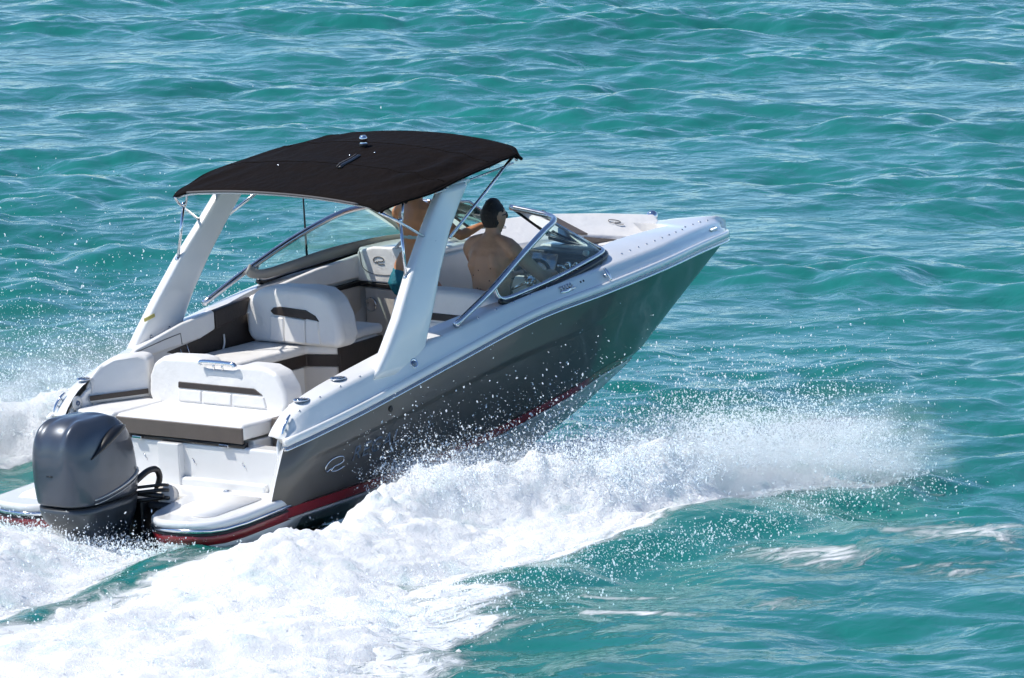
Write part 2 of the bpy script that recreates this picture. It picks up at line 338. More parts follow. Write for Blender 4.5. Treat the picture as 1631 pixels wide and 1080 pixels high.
# ------------------------------------------------------------------ white water of the wake
def foam_mat():
    m = bpy.data.materials.new('white_water'); m.use_nodes = True; t = m.node_tree; b = t.nodes['Principled BSDF']; N = t.nodes.new; L = t.links.new
    b.inputs['Roughness'].default_value = 0.75; b.inputs['Specular IOR Level'].default_value = 0.2
    tc = N('ShaderNodeTexCoord'); n = N('ShaderNodeTexNoise'); n.inputs['Scale'].default_value = 26; n.inputs['Detail'].default_value = 7; n.inputs['Roughness'].default_value = 0.7; L(tc.outputs['Object'], n.inputs['Vector'])
    bp = N('ShaderNodeBump'); bp.inputs['Distance'].default_value = 0.035; bp.inputs['Strength'].default_value = 0.8; L(n.outputs['Fac'], bp.inputs['Height']); L(bp.outputs[0], b.inputs['Normal'])
    n2 = N('ShaderNodeTexNoise'); n2.inputs['Scale'].default_value = 2.3; n2.inputs['Detail'].default_value = 8; n2.inputs['Roughness'].default_value = 0.68; L(tc.outputs['Object'], n2.inputs['Vector'])
    cr = N('ShaderNodeValToRGB'); cr.color_ramp.elements[0].position = 0.28; cr.color_ramp.elements[0].color = (0.56, 0.70, 0.70, 1); cr.color_ramp.elements[1].position = 0.46; cr.color_ramp.elements[1].color = (0.86, 0.875, 0.88, 1); L(n2.outputs['Fac'], cr.inputs[0]); L(cr.outputs[0], b.inputs['Base Color'])
    # lacy margin: the sheet opens into holes towards its rim
    at = N('ShaderNodeAttribute'); at.attribute_name = 'rim'; mp = N('ShaderNodeMapping'); mp.inputs['Rotation'].default_value = (0, 0, -(AZ - math.pi / 2)); mp.inputs['Scale'].default_value = (0.45, 1, 1); L(tc.outputs['Object'], mp.inputs['Vector'])
    ln = N('ShaderNodeTexNoise'); ln.inputs['Scale'].default_value = 6.5; ln.inputs['Detail'].default_value = 8; ln.inputs['Roughness'].default_value = 0.68; ln.inputs['Distortion'].default_value = 0.9; L(mp.outputs[0], ln.inputs['Vector'])
    ad = N('ShaderNodeMath'); ad.operation = 'ADD'; L(at.outputs['Fac'], ad.inputs[0]); L(ln.outputs['Fac'], ad.inputs[1])
    al = N('ShaderNodeMapRange'); al.interpolation_type = 'SMOOTHSTEP'; al.inputs[1].default_value = 0.64; al.inputs[2].default_value = 0.80; L(ad.outputs[0], al.inputs[0])
    b.inputs['Subsurface Weight'].default_value = 0.4; b.inputs['Subsurface Radius'].default_value = (0.14, 0.15, 0.15); b.inputs['Subsurface Scale'].default_value = 1.0
    MAT['white_water'] = m
    d = bpy.data.materials.new('droplets'); d.use_nodes = True; t = d.node_tree; t.nodes.remove(t.nodes['Principled BSDF'])
    a = t.nodes.new('ShaderNodeBsdfDiffuse'); a.inputs[0].default_value = (0.62, 0.64, 0.65, 1); c = t.nodes.new('ShaderNodeBsdfTranslucent'); c.inputs[0].default_value = (0.55, 0.57, 0.58, 1)
    ad = t.nodes.new('ShaderNodeAddShader'); t.links.new(a.outputs[0], ad.inputs[0]); t.links.new(c.outputs[0], ad.inputs[1])     # droplets scatter light on through
    tp = t.nodes.new('ShaderNodeBsdfTransparent'); m2 = t.nodes.new('ShaderNodeMixShader'); m2.inputs[0].default_value = 0.25
    t.links.new(ad.outputs[0], m2.inputs[1]); t.links.new(tp.outputs[0], m2.inputs[2]); t.links.new(m2.outputs[0], t.nodes['Material Output'].inputs[0])
    MAT['droplets'] = d
foam_mat()
def foam_sheet(name, poly, crest, hc, wc, base, step, seed, box_, edge=0.22):
    xs = np.arange(box_[0], box_[1], step); ys = np.arange(box_[2], box_[3], step)
    X, Y = np.meshgrid(xs, ys, indexing='ij')
    s = poly_sd(X, Y, poly); wob = 0.30 * fbm(X, Y, 1.3, 6, seed + 3) + 0.22 * fbm(X * .6, Y, 4.5, 4, seed + 5) * sstep(1.2, 0.2, s)
    ins = s + wob + .10
    d, p = line_d(X, Y, crest)
    env = base + np.interp(p, *hc) * np.exp(-(d / np.interp(p, *wc)) ** 2)
    bil = fbm(X, Y, 2.6, 5, seed, True); big = fbm(X, Y, 0.6, 3, seed + 20)
    fine = fbm(X, Y, 11.0, 3, seed + 40)
    lump = fbm(X, Y, 6.0, 4, seed + 33, True)
    h = env * (0.72 + 0.45 * bil + 0.6 * big) + env ** 0.5 * (0.07 * fine + 0.13 * (lump - .3))
    low = sstep(1.8, -0.6, X) * sstep(-1.9, -2.9, Y) if seed == 3 else 0 * X
    k = sstep(0.20, edge + .42, ins) * (1 - .7 * low)
    calm_ = 1 - 0.75 * np.exp(-(np.maximum(np.abs(Y) - 0.7, 0) / 0.5) ** 2) * sstep(-3, -1, X) * sstep(6, 4.5, X)
    Z = (sea_h(X, Y) * calm_ + swell(X, Y)) + .012 + h * k
    ok = ins > -0.05
    rim = np.clip(ins * 3.4 - .35, -.5, 1) - low * (.30 + 1.1 * fbm(X, Y, 1.1, 3, seed + 80)) * sstep(1.4, .5, ins)
    lace = fbm(X * sa - Y * ca, (X * ca + Y * sa) * 2.2, 2.6, 5, seed + 91)
    Z = Z + .02 - .09 * (1 - sstep(0.0, .34, ins + .30 * lace)) + (.075 * lace - .026 * sstep(.9, .3, ins)) * (low + .35 * sstep(.9, .3, ins)) * 1.6
    jx = 0.10 * fbm(X, Y, 4.0, 3, seed + 60) * k; jy = 0.10 * fbm(X, Y, 4.0, 3, seed + 70) * k
    idx = np.arange(X.size).reshape(X.shape); q = np.stack([idx[:-1, :-1], idx[1:, :-1], idx[1:, 1:], idx[:-1, 1:]], -1).reshape(-1, 4)
    q = q[ok.ravel()[q].all(1)]; use = np.unique(q); rem = np.full(X.size, -1); rem[use] = np.arange(len(use))
    v = np.stack([X + jx, Y + jy, Z], -1).reshape(-1, 3)[use]; me = bulk_mesh(name, v, rem[q])
    at = me.attributes.new('rim', 'FLOAT', 'POINT'); at.data.foreach_set('value', rim.ravel()[use].astype(np.float32))
    return link(name, me, 'white_water'), v
w1, fv1 = foam_sheet('wake_foam', STBD, CREST, ([0, .2, .35, .5, .62, .8, 0.93, 1], [.03, .19, .24, .21, .20, .29, .22, .05]), ([0, .3, .6, 1], [.7, .5, .45, .32]), 0.075, 0.03, 3, (-7, 5.8, -7, -0.7))
tag(w1, 'thick white wake foam rolling off the starboard side of the speedboat', 'foam', kind='stuff')
w2, fv2 = foam_sheet('propeller_wash', WASH, [(0.1, 0), (-2, 0.1), (-7, 0.3)], ([0, .15, .4, 1], [.0, .10, .20, .22]), ([0, 1], [.7, 1.1]), 0.035, 0.035, 9, (-7, 0.3, -3.2, 2.2), edge=0.3)
tag(w2, 'white churned propeller wash behind the outboard engine', 'foam', kind='stuff')
w3, fv3 = foam_sheet('wake_foam', PORT, PCREST, ([0, .3, .6, .85, 1], [.15, .25, .28, .2, .05]), ([0, 1], [.6, .4]), 0.05, 0.045, 15, (-7, 5.6, 1.0, 7))
tag(w3, 'white wake foam on the far side behind the boat at left edge', 'foam', kind='stuff')

def mist(name, p0, p1, half_w, height, dens, label, z0=0.0, seed=0.0):
    """fine airborne spray: a box of thin white air along the crest, dense at the foot and gone at every face"""
    a, b = Vector((*p0, z0)), Vector((*p1, z0)); L_ = (b - a).length / 2; me = bpy.data.meshes.new(name)
    bm = bmesh.new(); bmesh.ops.create_cube(bm, size=2.0); bm.to_mesh(me); bm.free()
    m = bpy.data.materials.new(name); m.use_nodes = True; t = m.node_tree; N = t.nodes.new; L = t.links.new; t.nodes.remove(t.nodes['Principled BSDF'])
    pv = N('ShaderNodeVolumePrincipled'); pv.inputs['Color'].default_value = (0.99, 0.995, 1.0, 1); pv.inputs['Anisotropy'].default_value = 0.2
    tc = N('ShaderNodeTexCoord'); sp = N('ShaderNodeSeparateXYZ'); L(tc.outputs['Object'], sp.inputs[0])
    def mr(src, a0, a1, b0, b1):
        n = N('ShaderNodeMapRange'); n.interpolation_type = 'SMOOTHSTEP'; n.inputs[1].default_value, n.inputs[2].default_value, n.inputs[3].default_value, n.inputs[4].default_value = a0, a1, b0, b1; L(src, n.inputs[0]); return n.outputs[0]
    def op(o, p, q):
        n = N('ShaderNodeMath'); n.operation = o
        for i, k in enumerate((p, q)):
            if isinstance(k, (int, float)): n.inputs[i].default_value = k
            else: L(k, n.inputs[i])
        return n.outputs[0]
    ax_, ay_ = op('ABSOLUTE', sp.outputs[0], 0), op('ABSOLUTE', sp.outputs[1], 0)
    fx, fy = mr(ax_, .45, 1.0, 1, 0), mr(ay_, .1, 1.0, 1, 0)
    zz = mr(sp.outputs[2], -1.0, 1.0, 1, 0); fz = op('POWER', zz, 2.6)
    mp = N('ShaderNodeMapping'); mp.inputs['Scale'].default_value = (L_ * 1.0, half_w, height / 2); mp.inputs['Location'].default_value = (seed, seed, 0); L(tc.outputs['Object'], mp.inputs['Vector'])
    nz = N('ShaderNodeTexNoise'); nz.inputs['Scale'].default_value = 6.5; nz.inputs['Detail'].default_value = 5; nz.inputs['Roughness'].default_value = 0.65; L(mp.outputs[0], nz.inputs['Vector'])
    nf = mr(nz.outputs['Fac'], .40, .66, 0.02, 1.7)
    d = op('MULTIPLY', op('MULTIPLY', op('MULTIPLY', fx, fy), op('MULTIPLY', fz, nf)), dens); L(d, pv.inputs['Density']); L(pv.outputs[0], t.nodes['Material Output'].inputs['Volume'])
    MAT[name + str(seed)] = m; o = link(name, me, name + str(seed), smooth=False); o.location = (a + b) / 2 + Vector((0, 0, height / 2)); o.scale = (L_, half_w, height / 2)
    o.rotation_euler = (0, 0, math.atan2(b.y - a.y, b.x - a.x)); return tag(o, label, 'spray mist', kind='stuff')
mist('spray_mist', (2.7, -1.75), (6.0, -2.75), .56, .85, 9.0, 'soft white mist hanging over the bow wave at right', .05)
mist('spray_mist', (0.9, -1.62), (3.9, -2.0), .42, .80, 5.5, 'soft white mist between the wake crest and the grey hull', .10, 3.0)
mist('spray_mist', (-2.5, 2.9), (4.6, 2.6), .9, 1.3, 3.0, 'soft white mist beyond the far side at left edge', .05, 7.0)
mist('spray_mist', (-5.8, -.2), (-0.35, 0.0), 1.15, .5, 3.0, 'soft white mist over the propeller wash', -.02, 11.0)
TET = np.array([(1, 1, 1), (1, -1, -1), (-1, 1, -1), (-1, -1, 1)], float) * .75
TEF = np.array([(0, 1, 2), (0, 3, 1), (0, 2, 3), (1, 3, 2)])
OCT = np.array([(1, 0, 0), (-1, 0, 0), (0, 1, 0), (0, -1, 0), (0, 0, 1), (0, 0, -1)], float)
OCF = np.array([(0, 2, 4), (2, 1, 4), (1, 3, 4), (3, 0, 4), (2, 0, 5), (1, 2, 5), (3, 1, 5), (0, 3, 5)])
def droplets(name, P, r, label):
    n = len(P); a = rng.random(n) * 2 * np.pi; c, s = np.cos(a), np.sin(a)
    small = r < 0.0034; out_v, out_f, nb = [], [], 0
    for sel, SV, SF in ((small, TET, TEF), (~small, OCT, OCF)):
        m = int(sel.sum()); st = 1 + 0.7 * rng.random((m, 1, 3)) + np.stack([np.zeros((m, 1)), np.zeros((m, 1)), 2.2 * rng.random((m, 1)) ** 3], -1); o = SV[None] * st * r[sel][:, None, None]; cc, ss = c[sel], s[sel]
        o = np.stack([o[..., 0] * cc[:, None] - o[..., 2] * ss[:, None], o[..., 1], o[..., 0] * ss[:, None] + o[..., 2] * cc[:, None]], -1)
        out_v.append((P[sel][:, None] + o).reshape(-1, 3)); out_f.append((SF[None] + (np.arange(m) * len(SV))[:, None, None]).reshape(-1, 3) + nb); nb += m * len(SV)
    return tag(link(name, bulk_mesh(name, np.concatenate(out_v), np.concatenate(out_f)), 'droplets'), label, 'spray', kind='stuff')
    st = 1 + 0.7 * rng.random((n, 1, 3)); o = OCT[None] * st * r[:, None, None]
    o = np.stack([o[..., 0] * c[:, None] - o[..., 2] * s[:, None], o[..., 1], o[..., 0] * s[:, None] + o[..., 2] * c[:, None]], -1)
    v = (P[:, None] + o).reshape(-1, 3); f = (OCF[None] + (np.arange(n) * 6)[:, None, None]).reshape(-1, 3)
    return tag(link(name, bulk_mesh(name, v, f), 'droplets'), label, 'spray', kind='stuff')
def along(P, t):
    P = np.array(P, float); u = t * (len(P) - 1); i = np.minimum(u.astype(int), len(P) - 2); return P[i] + (P[i + 1] - P[i]) * (u - i)[:, None]
def clumped(n, crest, t0, t1, hmean, hmax, spread, root, seed, pw=1.0):
    """jets thrown up from the crest: clusters that thin out with height"""
    nj = 260; r = np.random.default_rng(seed); tj = t0 + (t1 - t0) * r.random(nj) ** pw; hj = hmax * (0.25 + 0.75 * r.random(nj) ** 2.2); out = []
    j = r.integers(0, nj, n); t = np.clip(tj[j] + r.normal(size=n) * 0.012, 0, 1); b = along(crest, t)
    z = np.minimum(r.exponential(hmean, n), hj[j] * 1.2) ; lean = r.normal(size=nj)[j] * 0.25 * z
    x = b[:, 0] + lean + r.normal(size=n) * (0.05 + spread * z); y = b[:, 1] + r.normal(size=nj)[j] * 0.22 + r.normal(size=n) * (0.06 + spread * z * 0.7)
    return np.stack([x, y, np.interp(t, *root) + z], -1)
def rad(n, med, sig=0.45, hi=0.0062): return np.clip(med * np.exp(rng.normal(size=n) * sig), 0.0012, hi)
rootS = ([0, .2, .35, .5, .62, .8, .93, 1], [.05, .18, .24, .22, .2, .26, .2, .08])
D = [clumped(40000, CREST, .28, .66, .15, .72, .2, rootS, 1), clumped(36000, CREST, .60, 1.0, .17, .75, .22, rootS, 2), clumped(30000, CREST, .55, 1.0, .26, .95, .45, rootS, 3)]
P = np.concatenate(D); P = P[~((np.abs(P[:, 1]) < 1.18) & (P[:, 0] > 0.3))]
droplets('spray_droplets', P, rad(len(P), 0.0019, .6), 'fine white spray thrown up along the near side of the hull')
D = [clumped(16000, [(-.9, -.5), (-.75, .1), (-.9, .7)], 0, 1, .07, .3, .4, ([0, 1], [.0, .0]), 4), clumped(9000, [(0.0, -.9), (-.3, -.2), (-.1, .8)], 0, 1, .06, .25, .6, ([0, 1], [.0, .0]), 5)]
k = rng.integers(0, len(fv2), 16000); D.append(fv2[k] + np.abs(rng.normal(size=(len(k), 3))) * [0.02, 0.02, 0.06])
P = np.concatenate(D); droplets('spray_droplets', P, rad(len(P), 0.0021, .6), 'fine white spray around the outboard leg and propeller wash')
D = [clumped(26000, PCREST, .05, .85, .30, 1.25, .3, ([0, 1], [.3, .3]), 6), clumped(9000, PCREST, .1, .95, .55, 1.9, .6, ([0, 1], [.3, .3]), 7)]
P = np.concatenate(D); P = P[~((np.abs(P[:, 1]) < 1.25) & (P[:, 0] > 0.2))]
droplets('spray_droplets', P, rad(len(P), 0.0019, .5), 'white spray cloud beyond the far quarter at left')
lowv = fv1[fv1[:, 2] < .12]; k = rng.integers(0, len(lowv), 12000); P = lowv[k] + rng.normal(size=(len(k), 3)) * [0.16, 0.16, 0.0] + np.abs(rng.normal(size=(len(k), 1))) * [[0, 0, 0.04]]
n = 9000; q = np.stack([rng.uniform(-1.5, 5.4, n), rng.normal(size=n) * 0.4 - 3.4, np.abs(rng.normal(size=n)) * 0.03 + 0.10], -1); q[:, 1] += 0.12 * q[:, 0]
P = np.concatenate([P, q]); droplets('spray_droplets', P, rad(len(P), 0.0020, .6), 'scattered droplets over the near wake foam and the water beside it')

#BOAT
# ------------------------------------------------------------------ the boat
boat = bpy.data.objects.new('motor_boat', None); COL.objects.link(boat)
Mb = Matrix.Rotation(-PITCH, 3, 'Y') @ Matrix.Rotation(BANK, 3, 'X')
boat.location = BOAT_LOC; boat.rotation_euler = Mb.to_euler()
tag(boat, 'white and charcoal speedboat with black bimini top and single outboard, planing', 'boat')
BW = Matrix.Translation(BOAT_LOC) @ Mb.to_4x4()
yr = Curve1([(0.74, 1.085), (1.0, 1.13), (1.55, 1.185), (2.38, 1.225), (3.27, 1.215), (4.19, 1.10), (5.28, 0.795), (6.2, 0.415), (6.7, 0.185), (6.92, 0.075), (7.01, 0.0)])
zr = Curve1([(0.74, 0.665), (1.0, 0.715), (1.55, 0.82), (2.38, 0.985), (3.27, 1.13), (4.19, 1.16), (5.28, 1.145), (6.2, 1.10), (7.01, 1.035)])
hh = Curve1([(0.74, 0.02), (0.80, 0.09), (0.92, 0.165), (1.08, 0.20), (1.5, 0.21), (2.4, 0.185), (3.3, 0.15), (4.2, 0.155), (5.2, 0.145), (6.2, 0.145), (6.9, 0.13), (7.01, 0.09)])
ww = Curve1([(0.74, 0.07), (1.0, 0.10), (1.5, .15), (2.4, 0.17), (2.8, 0.12), (3.4, 0.10), (4.3, 0.12), (4.6, 0.2), (5.0, 0.27), (5.5, 0.25), (6.0, 0.20), (7.01, 0.1)])
yc = Curve1([(0.62, 1.05), (2.54, 1.0), (4.13, 0.77), (5.0, 0.47), (5.6, 0.19), (5.93, 0.0)])
zc = Curve1([(0.62, 0.235), (1.5, .265), (2.54, 0.315), (4.13, 0.43), (5.0, 0.455), (5.93, 0.375)])
def chine(t): x = 0.66 + (5.93 - 0.66) * t; return Vector((x, yc(x), zc(x)))
def rail(t): x = 0.80 + (7.01 - 0.80) * t; return Vector((x, yr(x), zr(x)))
def keel(t): x = 0.66 + (5.76 - 0.66) * t; return Vector((x, 0, Curve1([(0.66, -0.24), (3.2, -0.24), (4.4, -0.14), (5.1, 0.03), (5.76, 0.29)])(x)))
TS = [0, .015, .03, .05] + list(np.linspace(.08, .9, 42)) + [.925, .95, .97, .985, 1.0]
def side_pt(t, u, s):
    a, b = chine(t), rail(t); p = a.lerp(b, u)
    flare = 0.035 * (1 - t) - 0.085 * sstep(.45, .85, t) * (1 - t) / .3 * .6
    y = p.y + flare * math.sin(math.pi * u)
    kn = sstep(0.665, 0.64, u) * sstep(.055, .075, t - (0.66 - min(u, .66)) * -0.0) * sstep(.75, .3, t); y -= 0.022 * kn
    if t < 0.04: y -= 0.05 * (1 - t / 0.04) ** 2                         # rounded quarter
    return Vector((p.x - 0.05 * math.sin(math.pi * u) * (1 - t) ** 8, s * max(y, 0.0), p.z))
UR = [0, .12, .25, .4, .52, .6, .64, .665, .7, .78, .88, 1.0]
def both(name, fn, us, m, parent):
    v, f = [], []
    for s in (-1, 1):
        base = len(v); n = len(us)
        for t in TS: v += [fn(t, u, s) for u in us]
        for i in range(len(TS) - 1):
            for j in range(n - 1):
                q = [base + i * n + j, base + (i + 1) * n + j, base + (i + 1) * n + j + 1, base + i * n + j + 1]; f.append(q if s < 0 else q[::-1])
    return link(name, pymesh(name, v, f), m, parent)
hull = both('hull_side', side_pt, UR, 'hull_grey', boat)
def red_pt(t, u, s):
    a = chine(t); d = 0.066 * (0.6 + 0.45 * sstep(0, .7, 1 - t)); return Vector((a.x - 0.10 * (1 - u) * sstep(.85, 1, t), s * max(a.y - 0.02 * (1 - u) + (0.006 if u < 1 else 0.004) * (t < .97), 0), a.z + 0.002 - d * (1 - u)))
both('boot_stripe', red_pt, [0, .5, 1.0], 'red', hull)
def bot_pt(t, u, s):
    c = red_pt(t, 0, 1); k = keel(t); p = k.lerp(c, u)
    strake = 0.02 * max(0, 1 - abs(u - .55) / .05) + 0.03 * max(0, 1 - abs(u - .96) / .05)
    return Vector((p.x, s * p.y * (1 - .0), p.z - strake - 0.03 * math.sin(math.pi * u) * (1 - t) + 0.05 * math.sin(math.pi * u) * sstep(.6, 1, t) * 0))
both('hull_bottom', bot_pt, [0, .25, .5, .53, .57, .6, .75, .9, .93, .98, 1.0], 'bottom_white', hull)
# rub rail: white moulding, dark groove, steel insert
def rail_strip(name, prof, m, parent):
    xs = list(np.linspace(0.76, 6.7, 60)) + [6.8, 6.88, 6.94, 6.98, 7.0, 7.012]
    for s in (-1, 1):
        rings = []
        for x in xs:
            dx = 0.01; nrm = Vector((-(yr(min(x + dx, 7.01)) - yr(x - dx)) / (min(x + dx, 7.01) - x + dx), 1, 0)).normalized()
            if x > 6.97: nrm = nrm.lerp(Vector((1, 0, 0)), (x - 6.97) / .042).normalized()
            base = Vector((x, yr(x), zr(x)))
            ring = []
            for a, b in prof:
                p = base + nrm * a + Vector((0, 0, b)); ring.append(Vector((p.x, s * max(p.y, -0.002), p.z)))
            rings.append(ring)
        loft(name, rings, m, parent)
rail_strip('rub_rail', [(-.03, .055), (.012, .058), (.022, .05), (.024, .02), (.02, .008), (-.03, .004)], 'gelcoat', boat)
rail_strip('rub_rail_groove', [(-.02, .006), (.017, .008), (.017, -.012), (-.02, -.014)], 'lens_blue', boat)
rail_strip('rub_rail_insert', [(-.02, -.012), (.018, -.010), (.026, -.018), (.018, -.026), (-.02, -.026)], 'chrome', boat)
# deck moulding: side face, rounded shoulder, top
DX = [0.765, .78, .80, .83, .87, .92, .98, 1.05, 1.15, 1.3] + list(np.linspace(1.5, 5.9, 36)) + [6.0, 6.1, 6.18, 6.24, 6.28, 6.31, 6.33, 6.36, 6.5, 6.65, 6.8, 6.9, 6.96, 7.0, 7.01]
def inner_y(x):
    y = max(yr(x) - 0.08 - ww(x), 0)
    if x > 5.65: y = min(y, 0.45 * math.sqrt(max(0, 1 - ((x - 5.62) / 0.56) ** 2)) if x < 6.18 else 0)
    return y
def deck_sec(x):
    y, z, h = yr(x), zr(x), hh(x); Y = lambda d: max(y - d, 0.0); iy = inner_y(x)
    pts = [(Y(.004), z + .05), (Y(.012), z + min(.075, h * .6)), (Y(.03), z + h * .62), (Y(.045), z + h - .028), (Y(.056), z + h - .009), (Y(.075), z + h)]
    o = pts[-1][0]; crown = 0.015 + 0.04 * sstep(4.3, 4.7, x) * sstep(6.6, 4.9, x) + 0.02 * sstep(6.2, 6.5, x) - .02 * sstep(2.9, 3.2, x) * sstep(4.5, 4.2, x)
    for k in (.35, .7, 1.0): pts.append((o + (min(iy, o) - o) * k, z + h + crown * math.sin(k * math.pi / 2)))
    e = pts[-1]
    return pts
def dsurf(x, k, s=-1):
    """point on the deck section: k counts section points (fractional)"""
    p = deck_sec(x); i = min(int(k), len(p) - 2); a, b = p[i], p[i + 1]; t = k - i
    return Vector((x, s * (a[0] + (b[0] - a[0]) * t), a[1] + (b[1] - a[1]) * t))
v, f = [], []
for s in (-1, 1):
    base = len(v); secs = [deck_sec(x) for x in DX]; n = len(secs[0])
    for x, q in zip(DX, secs): v += [(x, s * a, b) for a, b in q]
    for i in range(len(DX) - 1):
        for j in range(n - 1):
            q = [base + i * n + j, base + (i + 1) * n + j, base + (i + 1) * n + j + 1, base + i * n + j + 1]; f.append(q if s < 0 else q[::-1])
    f.append([base + j for j in range(n)][::s])
deck = link('deck', pymesh('deck', v, f), 'gelcoat', boat)
# inner liner: walls down to the cockpit sole
FLOOR = 0.42
def hull_y(x, z):
    lo_t, hi_t = 0.0, 1.0; best = 9
    for t in np.linspace(0, 1, 90):
        a, b = chine(t), rail(t); u = (z - a.z) / max(b.z - a.z, 1e-3); u = min(max(u, 0), 1); p = side_pt(t, u, 1)
        if abs(p.x - x) < best: best = abs(p.x - x); y = p.y
    return y
v, f = [], []
LX = [x for x in DX if 1.0 < x < 6.19]
for s in (-1, 1):
    base = len(v)
    for x in LX:
        e = deck_sec(x)[-1]; fl = FLOOR + 0.35 * sstep(4.5, 4.6, x)
        q = lambda d, z: s * max(min(e[0] - d, hull_y(x, z) - .07), 0)
        v += [(x, s * e[0], e[1]), (x, s * max(e[0] - .012, 0), e[1] - .02), (x, q(.02, e[1] - .2), e[1] - .2), (x, q(.04, fl), fl), (x, 0, fl)]
    for i in range(len(LX) - 1):
        for j in range(4):
            q = [base + i * 5 + j, base + (i + 1) * 5 + j, base + (i + 1) * 5 + j + 1, base + i * 5 + j + 1]; f.append(q if s < 0 else q[::-1])
liner = link('cockpit_liner', pymesh('cockpit_liner', v, f), 'liner', boat)

# ---- swim platform with the engine well
half = [(1.02, 1.0), (0.72, 1.055), (0.35, 1.06), (0.16, 1.045), (0.06, 1.0), (0.01, 0.92), (-0.02, 0.80), (-0.03, 0.66), (-0.02, 0.60), (0.01, 0.54), (0.07, 0.46), (0.18, 0.39), (0.36, 0.335), (0.52, 0.31), (0.60, 0.30)]
def plat_ring(z, d):
    out = []
    H = [Vector((a, b)) for a, b in half]
    for i, p in enumerate(H):
        a = H[max(i - 1, 0)]; b = H[min(i + 1, len(H) - 1)]; t = (b - a).normalized(); nr = Vector((t.y, -t.x)) * -1
        q = p + Vector((t.y, -t.x)) * d * (-1); q = p - Vector((-t.y, t.x)) * d if False else p + Vector((t.y, -t.x)) * (d)
        out.append((q.x, q.y))
    L_ = [(x, -y, z + 0.03 * sstep(0.2, .75, x)) for x, y in out] + [(x, y, z + 0.03 * sstep(0.2, .75, x)) for x, y in out[::-1]]
    return [Vector(p) for p in L_]
def sgn_probe():
    r = plat_ring(0, 0.05); return r[2].y < -1.06
SG = 1 if sgn_probe() else -1
def plat(name, prof, m, parent, caps=True):
    return loft(name, [plat_ring(z, SG * d) for z, d in prof], m, parent, caps=caps)
platform = plat('swim_platform', [(.285, -.03), (.285, -.012), (.278, -.002), (.262, .003), (.235, .004)], 'gelcoat', boat)
plat('platform_rub_strip', [(.236, .0), (.234, .010), (.222, .014), (.210, .010), (.206, .0)], 'chrome', platform)
plat('platform_groove', [(.207, .0), (.205, .006), (.188, .006), (.186, .0)], 'rubber', platform)
plat('platform_red_band', [(.188, .0), (.186, .003), (.125, -.012), (.123, -.02)], 'red', platform)
plat('platform_underside', [(.125, -.022), (.118, -.016), (.02, -.09), (-.02, -.14)], 'gelcoat', platform)
for (x, y, rx, ry) in [(.42, -.70, .28, .22), (.42, .70, .28, .22)]:
    prism('nonskid_panel', [(x + rx * c, y + ry * d, .2885 + 0.03 * sstep(.2, .75, x + rx * c)) for c, d in [(-1, -.8), (-.8, -1), (.9, -1), (1, -.9), (1, .9), (.9, 1), (-.5, 1), (-1, .6)]], (0, 0, .003), 'nonskid', platform, bevel=0)

# ---- transom: white wall, boarding post, hull quarter returns
transom = box('transom_wall', (.96, -0.06, .455), (.15, 1.72, .30), 'gelcoat', boat, .02)
box('wall_step', (.87, -.20, .335), (.05, 1.2, .07), 'gelcoat', transom, .02)
box('ladder_box', (.865, .06, .45), (.06, .20, .30), 'gelcoat', transom, .012)
box('gap_shade', (.905, -.03, .617), (.05, 1.14, .032), 'black', transom, 0)  # black strip painted in as the shade under the cushion overhang
for y in (.36, -.44): box('hinge', (.872, y, .612), (.04, .085, .022), 'chrome', transom, .004)
for y in (.33, -.12, -.58): tube('drain_slot', [(.883, y, .50), (.883, y - .03, .455)], .004, 'chrome', transom, 6)
lathe('deck_plate', [(.0, 0), (.028, 0), (.028, .008), (.012, .016), (0, .016)], (.80, -.50, .312), 'chrome', transom)
for s in (-1, 1):
    q = [side_pt(0, u, s) for u in (0, .25, .5, .75, 1)]
    inn = [Vector((p.x + .04, p.y - s * .07, p.z)) for p in q]
    loft('quarter_return', [[a, b, Vector((b.x + .25, b.y - s * .02, b.z))] for a, b in zip(q, inn)], 'gelcoat', boat, closed=False)
    prism('quarter_panel', [(.765, s * .985, .27), (.79, s * .97, .66), (.86, s * .95, .775), (1.0, s * .94, .868), (1.15, s * .94, .92), (1.35, s * .93, .95), (1.35, s * .93, .30), (1.0, s * .945, .28)], (0, s * .03, 0), 'gelcoat', boat, .015)
    lathe('shower_plate' if s < 0 else 'speaker_plate', [(0, 0), (.05, 0), (.05, .006), (.03, .009), (0, .009)], (.90, s * .945, .47 if s < 0 else .80), 'liner', boat, axis=Vector((0, -s, 0)))
    lathe('plate_socket', [(0, 0), (.02, 0), (.016, .012), (0, .010)], (.90, s * .940, .47 if s < 0 else .80), 'lens_blue', boat, axis=Vector((0, -s, 0)))
    # cleats on the quarter: a slim steel bar on two posts
    c0, c1 = dsurf(.792, 3.2, s), dsurf(.90, 5.2, s); up = Vector((-.6, s * .2, .55)).normalized()
    cl = tube('cleat', [c0 + up * .022, c0.lerp(c1, .3) + up * .034, c0.lerp(c1, .7) + up * .034, c1 + up * .022], [.006, .011, .011, .006], 'chrome', deck, 10, 5)
    for t in (.33, .67): tube('cleat_post', [c0.lerp(c1, t) - up * .005, c0.lerp(c1, t) + up * .034], .008, 'chrome', cl, 8)

